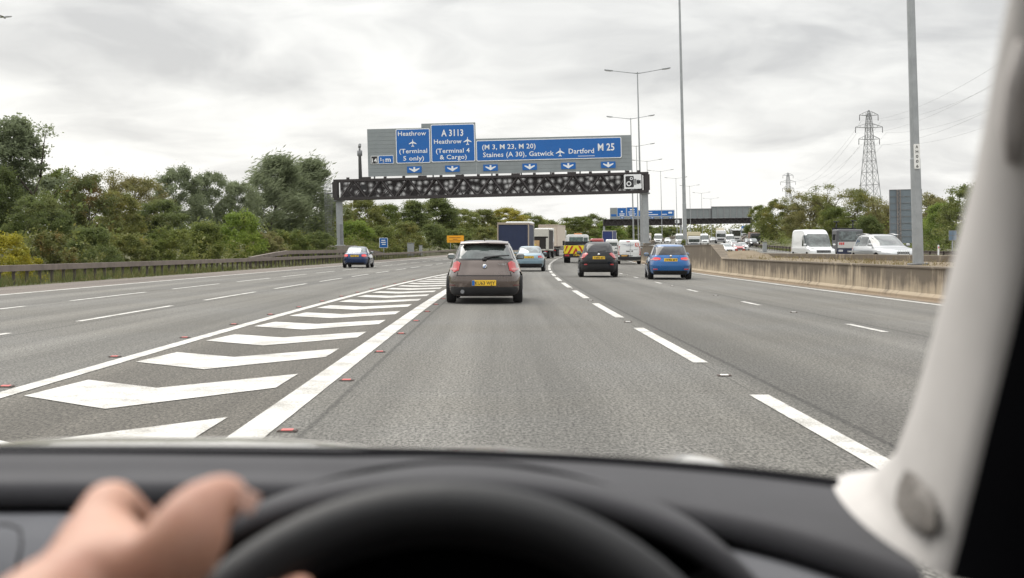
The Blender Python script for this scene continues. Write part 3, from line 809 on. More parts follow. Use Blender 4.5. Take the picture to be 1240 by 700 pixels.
cabinet(165, 497.5, .85, 1.75, -19, 'large grey roadside cabinet behind the left barrier')
cabinet(170, 509.5, .42, 1.45, -19, 'narrow grey roadside cabinet, the smaller one to the right of its neighbour')
cabinet(190, 926.5, .55, 1.4, 36, 'pale grey cabinet by the right hand barrier under the trees')
# back of a big sign on the right
SB = 125.0; k = SB/F
g = empty('direction_sign', Vector(((1099-VX)*k, SB, zopp(SB))), 'large grey ribbed back of a road sign standing behind the nearest lamp column', 'sign', lean=LEAN)
b = MB(); zt = EYE+(VY-229.5)*k-g.location.z; zb = zt-5.3
for i in range(8): b.box((0, .0, zb+(zt-zb)*(i+.5)/8), (3.15,.06,(zt-zb)/8-.03))
for i in range(9): b.box((0,-.05,zb+(zt-zb)*i/8), (3.19,.07,.05), 1)
for x in (-1.59,1.59): b.box((x,-.03,(zt+zb)/2), (.06,.10,zt-zb), 1)
b.build('panel', [pbr('sign_back', (.16,.195,.22), .55, .2, var=.08), M_GALVD], g)
for px in (1090.2, 1110):
    x = (px-1099)*k; b = MB()
    for dx in (-.16,.16): b.bar((x+dx,-.16,-.2),(x+dx,-.16,zt), .07)
    for i in range(18):
        z = zt*i/18; b.bar((x-.14,-.16,z),(x+.14,-.16,z+zt/36),.04); b.bar((x+.14,-.16,z+zt/36),(x-.14,-.16,z+zt/18),.04)
    b.build('post', pbr('lattice_post', (.27,.24,.22), .6, .3), g)
rsign('information_sign', 112, 1150.5, 1160.3, 279, 291.3, 37, 'small grey-blue sign on a single post at the far right by the windscreen pillar', 'sign', [pbr('small_sign_back', (.13,.19,.26), .5), M_GALVD, M_GALVD],
      [(-.5,.5,.5,.04),(-.02,.02,.5,1.0)])
g = empty('marker_post', Vector(((1138-VX)*100/F, 100, zopp(100))), 'short white marker post by the right hand barrier', 'post')
b = MB(); b.bbox((0,0,.6),(.13,.08,1.4),.02); b.build('post', M_WHITE, g); b = MB(); b.bbox((0,-.045,1.1),(.08,.01,.15),.003); b.build('reflector', M_SRED, g)

# ------------------------------------------------------------------ pylons and wires
def pylon():
    r = empty('electricity_pylon', (0,0,0), 'x', 'pylon', lean=LEAN)
    prof = [(0,4.4),(20,2.75),(32,1.75),(40,1.15),(46,.85),(48.5,.6),(50,.1)]
    def hw(z):
        for (a,p),(c,q) in zip(prof, prof[1:]):
            if z <= c: return p+(q-p)*(z-a)/(c-a)
        return .1
    b = MB(); lv = [0,7,13,18.5,23.5,28,32,35.2,38,40.5,43,45.2,47.2,48.8]
    for sx in (-1,1):
        for sy in (-1,1): b.tube([(sx*hw(z),sy*hw(z),z) for z in lv+[50]], .13, 4, smooth=False)
    for z0, z1 in zip(lv, lv[1:]):
        for ax in (0,1):
            for sg in (-1,1):
                P = lambda u, z: ((u*hw(z), sg*hw(z), z) if ax == 0 else (sg*hw(z), u*hw(z), z))
                b.bar(P(-1,z0), P(1,z1), .10); b.bar(P(1,z0), P(-1,z1), .10); b.bar(P(-1,z1), P(1,z1), .09)
    b.build('tower', M_LATT, r)
    tips = []
    for z, w in ((48.3,3.5),(44.0,5.1),(39.8,3.9)):
        b = MB()
        for sx in (-1,1):
            for sy in (-.5,.5): b.bar((0,sy,z-.3),(sx*w,0,z),.14); b.bar((sx*hw(z),sy,z+1.3),(sx*w,0,z+.1),.10)
            for u in (.35,.65): b.bar((sx*w*u,0,z-.1),(sx*w*u,0,z+1.1*(1-u)+.15),.08)
            tips.append((sx*w, z-2.0))
        b.build('crossarm', M_LATT, r)
        for sx in (-1,1):
            b = MB(); b.tube([(sx*w,0,z),(sx*w,0,z-2.0)], [.11,.13], 6); b.build('insulator', M_SIGNBLACK, r)
    return r, tips
py1, tips = pylon(); py1.location = ((1055.5-VX)/F*450, 450, 1.0); ang = math.atan2(-56,-370)
py1.rotation_euler.z = .15; tag(py1, 'tall lattice electricity pylon above the brown trees on the right', 'pylon', 'electricity pylons')
py2 = copy_tree(py1); py2.location = ((956.3-VX)/F*820, 820, 1.5); tag(py2, 'smaller distant lattice electricity pylon left of the tall one', 'pylon', 'electricity pylons')
P1 = py1.location; P2 = py2.location; P0 = P1+(P1-P2)
d = (P1-P2).normalized(); n = Vector((-d.y, d.x, 0))
for a, e, nm, lb in ((P2,P1,0,'thin overhead power line sagging between the two pylons'),(P1,P0,1,'thin overhead power line running from the tall pylon towards the upper right')):
    for (w, z) in tips:
        b = MB(); pts = []
        for i in range(25):
            u = i/24; p = a.lerp(e, u)-n*w; p.z = a.z*(1-u)+e.z*u+z+LEAN*0-9*4*u*(1-u)
            pts.append(p)
        b.tube(pts, (.026 if nm else .035), 4)
        o = b.build('power_line', M_WIRE); tag(o, lb, 'power line', 'power lines')

# airliner far off
ap = empty('airliner', W(10, 23.5, 1500), 'tiny grey airliner climbing in the upper left corner of the sky', 'aeroplane', rx=0)
ap.rotation_euler = (R(6), 0, R(-75))
M_AIR = pbr('airframe', (.42,.42,.44), .4)
b = MB(); b.tube([(0,10,0),(0,8.5,.1),(0,5,.2),(0,-4,.2),(0,-8,.5),(0,-10.5,.9)], [.2,1.0,1.25,1.25,.8,.2], 10); b.build('fuselage', M_AIR, ap)
for sx in (-1,1):
    b = MB(); b.add([(sx*.8,3,-.3),(sx*10,-2.6,.7),(sx*10,-3.8,.7),(sx*.8,-1.6,-.3),(sx*.8,3,.1),(sx*10,-2.6,.8),(sx*10,-3.8,.8),(sx*.8,-1.6,.1)], [(0,1,2,3),(4,5,6,7),(0,1,5,4),(1,2,6,5),(2,3,7,6)]); b.build('wing', M_AIR, ap)
    b = MB(); b.tube([(sx*3.6,2.6,-.9),(sx*3.6,.2,-.9)], [.7,.5], 8); b.build('engine', M_AIR, ap)
    b = MB(); b.add([(sx*.2,-7.6,.9),(sx*4,-9.9,1.2),(sx*4,-10.7,1.2),(sx*.2,-9.8,.9),(sx*.2,-7.6,1.1),(sx*4,-9.9,1.3),(sx*4,-10.7,1.3),(sx*.2,-9.8,1.1)], [(0,1,2,3),(4,5,6,7),(0,1,5,4),(1,2,6,5)]); b.build('tailplane', M_AIR, ap)
b = MB(); b.add([(-.12,-6.6,1),(-.12,-9.8,5),(-.12,-11,5),(-.12,-10,1),(.12,-6.6,1),(.12,-9.8,5),(.12,-11,5),(.12,-10,1)], [(0,1,2,3),(4,5,6,7),(0,1,5,4),(1,2,6,5),(2,3,7,6)]); b.build('tail_fin', M_AIR, ap)

# ------------------------------------------------------------------ vehicles
def interp(levels, z):
    n = len(levels)
    if z <= levels[0][0]: return levels[0][1:]
    if z >= levels[-1][0]: return levels[-1][1:]
    for i in range(n-1):
        a, b = levels[i], levels[i+1]
        if z <= b[0]:
            u = (z-a[0])/(b[0]-a[0]); o = []
            for k in (1,2,3):
                # monotone cubic (harmonic-mean tangents)
                d = (b[k]-a[k])/(b[0]-a[0])
                def slope(j):
                    if j <= 0 or j >= n-1: return d
                    p, q, r = levels[j-1], levels[j], levels[j+1]
                    d1 = (q[k]-p[k])/(q[0]-p[0]); d2 = (r[k]-q[k])/(r[0]-q[0])
                    return 0 if d1*d2 <= 0 else 2*d1*d2/(d1+d2)
                h = b[0]-a[0]; m0 = slope(i)*h; m1 = slope(i+1)*h
                o.append((2*u**3-3*u*u+1)*a[k]+(u**3-2*u*u+u)*m0+(-2*u**3+3*u*u)*b[k]+(u**3-u*u)*m1)
            return tuple(o)
class Shell:
    """stack of rounded outlines: (z, rear y, front y, half width); n = squareness of the corners"""
    def __init__(s, levels, nlow=5.0, nhigh=3.6):
        s.L = levels; s.z0 = levels[0][0]; s.z1 = levels[-1][0]; s.nl = nlow; s.nh = nhigh
    def nz(s, z): return s.nl+(s.nh-s.nl)*min(1,max(0,(z-s.z0)/(s.z1-s.z0)))
    def pt(s, z, th, off=0.0):
        yr, yf, hw = interp(s.L, z); n = s.nz(z); hw += off; yr -= off; yf += off
        c, q = math.cos(th), math.sin(th)
        x = hw*math.copysign(abs(c)**(2/n), c); y = (yf+yr)/2+(yf-yr)/2*math.copysign(abs(q)**(2/n), q)
        return Vector((x, y, z))
    def th_rear(s, z, f):             # angle on the tail where x = f * half width
        n = s.nz(z); c = math.copysign(abs(f)**(n/2), f); return -math.acos(max(-1,min(1,c)))
    def th_front(s, z, f): return -s.th_rear(z, f)
    def th_side(s, z, y, sx):         # angle on a flank at length y
        yr, yf, hw = interp(s.L, z); n = s.nz(z); g = (y-(yf+yr)/2)/((yf-yr)/2); g = max(-.999,min(.999,g))
        q = math.copysign(abs(g)**(n/2), g); a = math.asin(q)
        return a if sx > 0 else PI-a
    def mesh(s, mb, m=0, N=72, K=34):
        zs = []
        for i in range(K+1):
            u = i/K; zs.append(s.z0+(s.z1-s.z0)*(1-(1-u)**1.35))
        zs = sorted(set([round(z,4) for z in zs]+[l[0] for l in s.L]))
        rows = [[s.pt(z, 2*PI*k/N) for k in range(N)] for z in zs]
        o = len(mb.v); mb.grid(rows, m, True, close=True)
        mb.f.append([o+k for k in range(N)][::-1]); mb.m.append(m); mb.sm.append(False)
        o2 = o+(len(zs)-1)*N; mb.f.append([o2+k for k in range(N)]); mb.m.append(m); mb.sm.append(True)
    def patch(s, mb, zs, ta, tb, off=.008, m=0, K=14, th=.012):
        """raised plate following the shell between angles ta(z)..tb(z)"""
        rows = []; back = []
        for z in zs:
            a, b = ta(z), tb(z)
            rows.append([s.pt(z, a+(b-a)*k/K, off) for k in range(K+1)])
            back.append([s.pt(z, a+(b-a)*k/K, off-th) for k in range(K+1)])
        mb.grid(rows, m, True)
        border = rows[0]+[r[-1] for r in rows[1:]]+rows[-1][-2::-1]+[r[0] for r in rows[-2:0:-1]]
        bb = back[0]+[r[-1] for r in back[1:]]+back[-1][-2::-1]+[r[0] for r in back[-2:0:-1]]
        n = len(border); mb.add(border+bb, [(i,(i+1)%n,(i+1)%n+n,i+n) for i in range(n)], m)
def zlist(a, b, n=8): return [a+(b-a)*i/n for i in range(n+1)]
def rnd(z, a, b, r=.04):              # shrink near the top and bottom edge: rounded corners (0..1)
    d = min(z-a, b-z)
    return 0.0 if d >= r else 1-math.sqrt(max(0, 1-(1-d/r)**2))
WHEELS = {}
def wheel(parent, x, y, r, w, dark=False):
    key = (round(r,3), round(w,3), dark)
    if key not in WHEELS:
        t = MB(); t.lathe([(r*.66,-w/2),(r*.93,-w/2),(r,-w*.36),(r,w*.36),(r*.93,w/2),(r*.66,w/2)], 28, 0, None, 'X')
        m = MB(); m.lathe([(r*.67,-w*.42),(r*.67,w*.42)], 24, 1, None, 'X')
        for sx in (-1,1):
            m.lathe([(r*.16,sx*w*.40),(r*.13,sx*w*.49)], 12, 0, None, 'X')
            for k in range(10):
                a = 2*PI*(k//2)/5+(.16 if k%2 else -.16)
                m.bar((sx*w*.45, r*.1*math.cos(a), r*.1*math.sin(a)), (sx*w*.45, r*.66*math.cos(a), r*.66*math.sin(a)), r*.085, 0)
            n = 24; m.lathe([(r*.68,sx*w*.40),(r*.68,sx*w*.5),(r*.62,sx*w*.5),(r*.62,sx*w*.40)], n, 0, None, 'X')
        WHEELS[key] = (t, m)
    t, m = WHEELS[key]
    if isinstance(t, MB):
        to = t.build('wheel', M_TYRE, parent); ro = m.build('rim', [M_ALLOY if not dark else M_GALVD, M_UNDER], to)
        WHEELS[key] = (to.data, ro.data)
    else:
        to = bpy.data.objects.new('wheel', t); COL.objects.link(to); to.parent = parent
        ro = bpy.data.objects.new('rim', m); COL.objects.link(ro); ro.parent = to
    to.location = (x, y, r)
    return to
def arches(body, spots, r, hw):
    b = MB()
    for (y) in spots:
        for sx in (-1,1): b.lathe([(r,sx*(hw-.26)),(r,sx*(hw+.3))], 28, 0, Matrix.Translation((0,y,r*.93)), 'X', False)
    cut = b.build('arch_cutter', M_UNDER)
    md = body.modifiers.new('arch', 'BOOLEAN'); md.object = cut; md.operation = 'DIFFERENCE'; md.solver = 'EXACT'
    dg = bpy.context.evaluated_depsgraph_get(); me = bpy.data.meshes.new_from_object(body.evaluated_get(dg))
    body.modifiers.clear(); old = body.data; body.data = me; bpy.data.meshes.remove(old)
    cm_ = cut.data; bpy.data.objects.remove(cut); bpy.data.meshes.remove(cm_)
    if len(me.materials) < 2: me.materials.append(M_UNDER)
    for p in me.polygons:
        c = p.center
        for y in spots:
            d = math.hypot(c.y-y, c.z-r*.93)
            if d < r*1.01 and abs(c.x) > hw-.30 and (abs(p.normal.x) < .3 and d > r*.9 or abs(abs(c.x)-(hw-.26)) < .01): p.material_index = 1; p.use_smooth = False
def smudge_plate(mb, w, y, zc, m):
    random.seed(int(w*1000)+int(zc*97))
    x = -w*.42
    for k in range(7):
        if k == 4: x += w*.07
        h = .075; a = random.random()
        mb.box((x+w*.045, y, zc), (.018,.004,h), m); mb.box((x+w*.085, y, zc+(h*.45 if a<.5 else -h*.4)), (.045,.004,.016), m)
        if a > .3: mb.box((x+w*.10, y, zc), (.016,.004,h*.9), m)
        x += w*.122

def make_car(kind, label, pm, sh, wr=.325, ww=.21, axle=(-1.3,1.3), rw=None, sw=None, ws=None, tails=None, heads=None, glass=None, name='car', cat='car', group=None,
             plate_z=.62, plate_txt=None, fplate_z=.42, tail_mat=None, valance=None, grille=None, mirrors=(.45,.95), extra=None, front=True, sglass=None, dark_wheels=False, plate_mat=None, plate_x=0, hwv=None):
    r = empty(name, (0,0,0), label, cat, group=group)
    S = sh; glass = glass or M_GLASS; hw = max(l[3] for l in S.L)
    b = MB(); S.mesh(b); body = b.build('body', [pm, M_UNDER], r)
    arches(body, axle, wr+.055, hw)
    for y in axle:
        for sx in (-1,1): wheel(r, sx*(hw-ww/2-.02), y, wr, ww, dark_wheels)
    if rw:                                    # rear window: z0, z1, width fraction
        z0, z1, f = rw[:3]; b = MB(); q = lambda z: f*(1-.10*rnd(z,z0,z1,.06))
        S.patch(b, zlist(z0,z1,10), lambda z: S.th_rear(z,-q(z)), lambda z: S.th_rear(z,q(z)), .009); b.build('rear_window', glass, r)
    if ws:
        z0, z1, f = ws[:3]; b = MB(); q = lambda z: f*(1-.10*rnd(z,z0,z1,.06))
        S.patch(b, zlist(z0,z1,10), lambda z: S.th_front(z,q(z)), lambda z: S.th_front(z,-q(z)), .009); b.build('windscreen', glass if not sglass else sglass, r)
    if sw:
        for sx in (-1,1):
            for (z0, z1, y0, y1, sl0, sl1) in sw:          # lower z, upper z, rear y, front y, slant of both ends
                b = MB(); a = lambda z: S.th_side(z, y0+sl0*(z-z0)/(z1-z0)+.05*rnd(z,z0,z1,.05), sx); c = lambda z: S.th_side(z, y1+sl1*(z-z0)/(z1-z0)-.05*rnd(z,z0,z1,.05), sx)
                S.patch(b, zlist(z0,z1,6), a, c, .007); b.build('side_window', glass, r)
    for sx in (-1,1):
        if tails:
            z0, z1, f, ylen = tails[:4]; b = MB()
            fin = (lambda z: f) if len(tails) < 5 else tails[4]
            A = lambda z: S.th_rear(z, sx*(fin(z)+(1-fin(z))*.4*rnd(z,z0,z1,.03)))
            def B(z):
                yr, yf, h = interp(S.L, z); t = S.th_side(z, yr+ylen*(1-.5*rnd(z,z0,z1,.05)), sx)
                return t if sx > 0 else t-2*PI
            mm = tail_mat or M_RED
            S.patch(b, zlist(z0,z1,6), A, B, .012, 0, 16)
            tl_ = b.build('tail_light', mm, r)
            b = MB(); zm = z0+(z1-z0)*.30  # pale reflection low on the lens, painted as a pink band
            S.patch(b, zlist(zm-.022,zm+.022,2), lambda z: S.th_rear(z, sx*(fin(z)+.05)), lambda z: S.th_rear(z, sx*.93), .018); b.build('reflection_band', M_PINK, tl_)
        if heads and front:
            z0, z1, f, ylen = heads[:4]; b = MB()
            A = lambda z: S.th_front(z, sx*f)
            def B(z):
                yr, yf, h = interp(S.L, z); t = S.th_side(z, yf-ylen, sx)
                return t if sx > 0 else t
            S.patch(b, zlist(z0,z1,5), A, B, .012, 0, 14); b.build('headlight', M_CLEAR, r)
        if mirrors:
            my, mz = mirrors; yr, yf, h = interp(S.L, mz)
            b = MB(); mo = hw+.10 if h > hw*.9 else hw-.045
            b = MB(); b.bbox((sx*mo, my, mz+.06), (.20,.13,.14), .05, 0); b.bar((sx*(h-.03), my, mz),(sx*(mo-.05), my, mz+.03), .05, 1)
            b.bbox((sx*mo, my-.062, mz+.06), (.16,.02,.10), .008, 2); b.build('wing_mirror', [pm if kind != 'blackmirror' else M_BLACK, M_BLACK, M_GLASSB], r)
    if valance:
        z0, z1, f = valance; b = MB()
        S.patch(b, zlist(z0,z1,6), lambda z: S.th_rear(z,-f*(1-.05*rnd(z,z0,z1,.08))), lambda z: S.th_rear(z,f*(1-.05*rnd(z,z0,z1,.08))), .010, 0, 24)
        b.build('rear_valance', M_BLACK, r)
    if grille and front:
        z0, z1, f = grille; b = MB(); S.patch(b, zlist(z0,z1,4), lambda z: S.th_front(z,f), lambda z: S.th_front(z,-f), .012); gr_ = b.build('grille', M_BLACK, r)
        b = MB(); 
        for k in range(-3,4):
            zc = (z0+z1)/2; p = S.pt(zc, S.th_front(zc, f*k/3.6), .02); b.box(p, (.02,.02,(z1-z0)*.85))
        b.build('grille_bar', M_CHROME, gr_)
    # plates
    if plate_z:
        yp = S.pt(plate_z, -PI/2).y-.022; b = MB(); b.bbox((plate_x,yp+.008,plate_z),(.54,.016,.125),.006,0)
        if plate_txt:
            t = MB(); fit_text(t, plate_txt, -.20+plate_x, .245+plate_x, plate_z-.040, .08, yp, 1, .012, .003); b.add(t.v, t.f, 1)
            b.box((-.237+plate_x,yp-.001,plate_z),(.06,.004,.115),2)
        else:
            t = MB(); smudge_plate(t, .52, yp-.002, plate_z, 1); b.add([(p[0]+plate_x,p[1],p[2]) for p in t.v], t.f, 1)
        b.build('number_plate', [plate_mat or M_YPLATE, M_INK, M_SIGNBLUE], r)
    if fplate_z and front:
        yp = S.pt(fplate_z, PI/2).y+.014; b = MB(); b.bbox((0,yp,fplate_z),(.54,.016,.12),.006,0); smudge_plate(b, .52, yp+.010, fplate_z, 1); b.build('number_plate', [M_WPLATE, M_INK], r)
    return r, S
def strip_on(S, r, name, mat, z0, z1, f0, f1, off=.011, K=20, sag=0.0):
    b = MB(); S.patch(b, zlist(z0,z1,2), lambda z: S.th_rear(z,f0), lambda z: S.th_rear(z,f1), off, 0, K); return b.build(name, mat, r)
def put(o, t=None, s=0, px=None, reverse=False, yaw=0.0):
    x = (px-VX)/F*s if px is not None else t+cx(s)
    tt = x-cx(s)
    o.location = (x, s, zr(tt, s)+.008)
    sl = (zr(tt,s+2)-zr(tt,s-2))/4
    o.rotation_euler = (math.atan(sl)*(-1 if reverse else 1), 0, head(s)+(PI if reverse else 0)+yaw)
    return o

# --- brown hatchback directly ahead
hatch = [(.16,-2.0,2.0,.79),(.22,-2.09,2.1,.85),(.34,-2.14,2.15,.880),(.50,-2.16,2.16,.8835),(.60,-2.155,2.15,.882),(.69,-2.13,2.12,.850),(.80,-2.09,2.0,.812),(.90,-2.06,1.6,.778),(.965,-2.035,1.1,.748),(1.0,-2.01,.98,.720),
         (1.10,-1.94,.78,.678),(1.20,-1.85,.55,.637),(1.29,-1.75,.28,.592),(1.35,-1.66,.05,.565),(1.39,-1.46,-.22,.505),(1.412,-1.2,-.45,.40),(1.425,-.95,-.65,.22)]
def waist(lv, k=.87, k2=.93, za=.60, zb=1.0):
    o = []; zt = lv[-1][0]
    for z, a, b_, h in lv:
        f = 1 if z < za else (1+(k-1)*(z-za)/(zb-za) if z < zb else k+(k2-k)*(z-zb)/(zt-zb))
        o.append((z, a, b_, h*f))
    return o
SHH = Shell(hatch, 4.6, 3.4)
brown = paint('bronze_brown', (.112,.085,.073), .5, .22)
c1, S = make_car('hatch', 'brown hatchback directly ahead in our lane, nearest vehicle, with rear wiper and yellow plate', brown, SHH, wr=.315, axle=(-1.34,1.35), rw=(1.0,1.305,.86), ws=(1.0,1.36,.9),
    sw=[(.99,1.29,-1.55,-.15,.18,0),(.99,1.29,-.08,.80,0,-.58)], tails=(.695,.955,.68,.40), heads=(.62,.78,.55,.5), grille=(.5,.72,.34), plate_z=.465, plate_txt='KU63 WJY', valance=(.19,.37,.86), mirrors=(.62,.98), tail_mat=pbr('tail_lens_hatch', (.50,.035,.035), .22, coat=.8))
strip_on(S, c1, 'tailgate_seam', M_UNDER, .618, .634, -.70, .70, .006)
strip_on(S, c1, 'window_trim', M_BLACK, .975, 1.005, -.87, .87, .010)
b = MB(); S.patch(b, zlist(.63,.70,3), lambda z: S.th_rear(z,-.70), lambda z: S.th_rear(z,-.685), .004); S.patch(b, zlist(.63,.70,3), lambda z: S.th_rear(z,.685), lambda z: S.th_rear(z,.70), .004); b.build('tailgate_gap', M_UNDER, c1)
b = MB()
ys = [(-.54,-1.66),(-.42,-1.73),(-.25,-1.77),(0,-1.79),(.25,-1.77),(.42,-1.73),(.54,-1.66)]
b.grid([[(x,-1.35,1.408-.06*x*x) for x,y in ys],[(x,y-.07,1.360-.05*x*x) for x,y in ys],[(x,y-.085,1.338-.03*x*x) for x,y in ys],[(x,y+.10,1.322-.03*x*x) for x,y in ys]], 0, True); b.build('roof_spoiler', brown, c1)
b = MB(); b.bbox((0,-1.885,1.350),(.22,.02,.014),.005); b.build('brake_light', M_BLACK, c1)
b = MB(); b.tube([(.02,-2.035,.995),(.16,-2.02,1.045),(.46,-1.985,1.07)], [.022,.016,.012], 6); b.tube([(.0,-2.015,1.03),(.30,-1.99,1.065),(.56,-1.96,1.075)], .014, 5); b.bbox((.01,-2.045,.99),(.10,.06,.06),.02); b.build('rear_wiper', M_BLACK, c1)
b = MB(); b.lathe([(.075,0),(.075,-.014),(.055,-.02)], 20, 0, None, 'Y'); b.lathe([(.052,-.021),(.05,-.023)], 20, 1, None, 'Y')
for k in (0,2): b.add([(0,-.026,0)]+[(.046*math.cos(PI/2*k+PI/2*j/5),-.026,.046*math.sin(PI/2*k+PI/2*j/5)) for j in range(6)], [(0,j,j+1) for j in range(1,6)], 2)
o = b.build('badge', [M_CHROME, M_SIGNWHITE, M_SIGNBLUE], c1); o.location = (.015,-2.090,.83); o.scale = (.72,1,.72)
b = MB(); fit_text(b, '118d', .33, .49, .862, .042, -2.070, 0, .01, .01); b.build('model_lettering', M_CHROME, c1)
b = MB(); b.add([(-.02,-.12,1.41),(.02,-.12,1.41),(.02,.08,1.42),(-.02,.08,1.42),(0,-.16,1.475),(0,-.13,1.478)],[(0,1,4),(1,2,5,4),(2,3,5),(3,0,4,5)]); o = b.build('roof_aerial', brown, c1); o.location.y = -1.05
for sx in (-1,1):
    b = MB(); S.patch(b, zlist(.40,.42,2), lambda z: S.th_rear(z,sx*.74), lambda z: S.th_rear(z,sx*.88), .012); b.build('reflector', pbr('dull_reflector',(.12,.02,.02),.3), c1)
b = MB(); b.tube([(-.48,-1.9,.27),(-.48,-2.16,.27)], .045, 10); b.build('exhaust_pipe', M_GALVD, c1)
put(c1, px=588, s=30.2)

# --- pale blue saloon
sal = [(.20,-2.06,2.05,.76),(.28,-2.20,2.18,.84),(.42,-2.27,2.27,.876),(.60,-2.29,2.28,.886),(.74,-2.28,2.22,.884),(.86,-2.25,1.9,.872),(.94,-2.20,1.25,.85),(.98,-2.10,1.08,.82),(1.01,-1.82,1.0,.79),
       (1.10,-1.62,.82,.745),(1.22,-1.36,.56,.69),(1.32,-1.10,.26,.635),(1.385,-.86,.02,.57),(1.415,-.68,-.18,.46),(1.43,-.5,-.36,.25)]
sal = waist(sal, .89, .95, .66)
SAL = Shell(sal, 4.6, 3.4)
iceb = paint('ice_blue', (.20,.30,.36), .35, .3)
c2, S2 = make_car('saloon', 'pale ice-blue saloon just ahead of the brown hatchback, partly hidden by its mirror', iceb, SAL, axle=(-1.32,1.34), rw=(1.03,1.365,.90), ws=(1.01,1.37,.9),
    sw=[(1.0,1.34,-1.25,-.1,.32,0),(1.0,1.34,-.03,.86,0,-.6)], tails=(.74,.90,.60,.38), heads=(.62,.76,.55,.45), grille=(.35,.74,.26), plate_z=.80, valance=(.22,.44,.84), glass=M_GLASSB, mirrors=(.62,.95))
strip_on(S2, c2, 'boot_seam', M_UNDER, .69, .70, -.6, .6, .004)
put(c2, px=642, s=73, yaw=-.02)
# --- dark blue coupe on the left
cou = [(a, y0*1.005, y1, h*1.008) for (a,y0,y1,h) in sal]
dkb = paint('royal_blue', (.006,.028,.10), .4, .25)
c3, S3 = make_car('coupe', 'dark blue coupe alone on the left carriageway near the gantry leg', dkb, Shell(cou, 4.4, 3.4), axle=(-1.36,1.38), rw=(1.03,1.37,.90), ws=(1.01,1.37,.9), sw=[(1.0,1.34,-1.15,.86,.42,-.6)],
    tails=(.73,.90,.55,.40), heads=(.6,.76,.5,.5), grille=(.5,.72,.3), plate_z=.80, valance=(.22,.36,.7), mirrors=(.62,.95), tail_mat=M_REDLIT, glass=M_GLASSB)
put(c3, px=434.5, s=86, yaw=.035)
# --- black crossover
juk = [(.22,-1.88,1.88,.82),(.31,-1.98,1.98,.872),(.46,-2.04,2.04,.8825),(.66,-2.06,2.06,.886),(.84,-2.03,2.0,.884),(.95,-1.98,1.8,.868),(1.02,-1.95,1.2,.83),(1.08,-1.92,.98,.79),(1.20,-1.84,.74,.735),(1.34,-1.72,.45,.675),(1.44,-1.60,.2,.62),(1.51,-1.42,-.05,.54),(1.55,-1.2,-.25,.42),(1.568,-.9,-.5,.22)]
blk = pbr('paint_deep_black', (.007,.008,.009), .35, .0, coat=.35, spec=.15)
def hook(z): return .62+.20*min(1,max(0,(1.02-z)/.24))
c4, S4 = make_car('crossover', 'black crossover with hooked red tail lights in the middle lane', blk, Shell(waist(juk,.88,.95,.72,1.1), 4.4, 3.2), wr=.345, ww=.22, axle=(-1.27,1.26), rw=(1.10,1.44,.84), ws=(1.08,1.46,.9), sw=[(1.08,1.44,-1.45,-.2,.2,0),(1.08,1.44,-.12,.8,0,-.5)],
    tails=(.78,1.08,.70,.46,hook), heads=(.62,.8,.5,.4), grille=(.5,.72,.3), plate_z=.86, valance=(.25,.58,.93), mirrors=(.62,1.03), glass=M_GLASSD)
b = MB(); b.lathe([(.06,0),(.06,-.015)], 16, 0, None, 'Y'); o = b.build('badge', M_CHROME, c4); o.location = (0,-1.985,1.0)
b = MB(); b.tube([(-.05,-1.90,1.13),(.3,-1.87,1.17)], .014, 5); b.build('rear_wiper', M_BLACK, c4)
for sx in (-1,1):
    b = MB(); b.bbox((sx*.58,-2.07,.56),(.14,.03,.05),.01); b.build('reflector', M_RED, c4)
put(c4, px=723.5, s=57.7, yaw=-.025)
# --- bright blue estate
tour = [(.19,-2.10,2.05,.76),(.26,-2.22,2.18,.85),(.40,-2.29,2.28,.89),(.56,-2.31,2.31,.905),(.72,-2.30,2.26,.905),(.84,-2.27,1.95,.895),(.93,-2.25,1.3,.875),(.99,-2.23,1.1,.845),(1.08,-2.16,.9,.795),(1.20,-2.04,.62,.735),(1.32,-1.88,.3,.675),(1.39,-1.72,.05,.61),(1.43,-1.45,-.25,.5),(1.447,-1.0,-.6,.28)]
bbl = paint('vivid_blue', (.010,.115,.34), .45, .25)
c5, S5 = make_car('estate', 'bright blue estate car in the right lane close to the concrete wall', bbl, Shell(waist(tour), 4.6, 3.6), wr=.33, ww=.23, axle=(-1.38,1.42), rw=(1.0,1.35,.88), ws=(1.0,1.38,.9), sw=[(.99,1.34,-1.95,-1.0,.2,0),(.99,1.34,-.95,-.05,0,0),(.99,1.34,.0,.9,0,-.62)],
    tails=(.78,.90,.50,.36), heads=(.62,.76,.5,.5), grille=(.5,.72,.3), plate_z=.80, valance=(.2,.36,.8), mirrors=(.65,.95), glass=M_GLASSD, tail_mat=M_REDLIT)
b = MB(); b.lathe([(.05,0),(.05,-.015)], 16, 0, None, 'Y'); o = b.build('badge', M_CHROME, c5); o.location = (0,-2.275,.95)
for sx in (-1,1):
    b = MB(); b.tube([(sx*.58,-1.65,1.43),(sx*.60,-.9,1.462),(sx*.58,0,1.43)], .018, 5); b.build('roof_rail', M_BLACK, c5)
    b = MB(); b.bbox((sx*.62,-2.30,.42),(.18,.03,.05),.01); b.build('reflector', M_RED, c5)
put(c5, px=808.5, s=53.3, yaw=-.055)
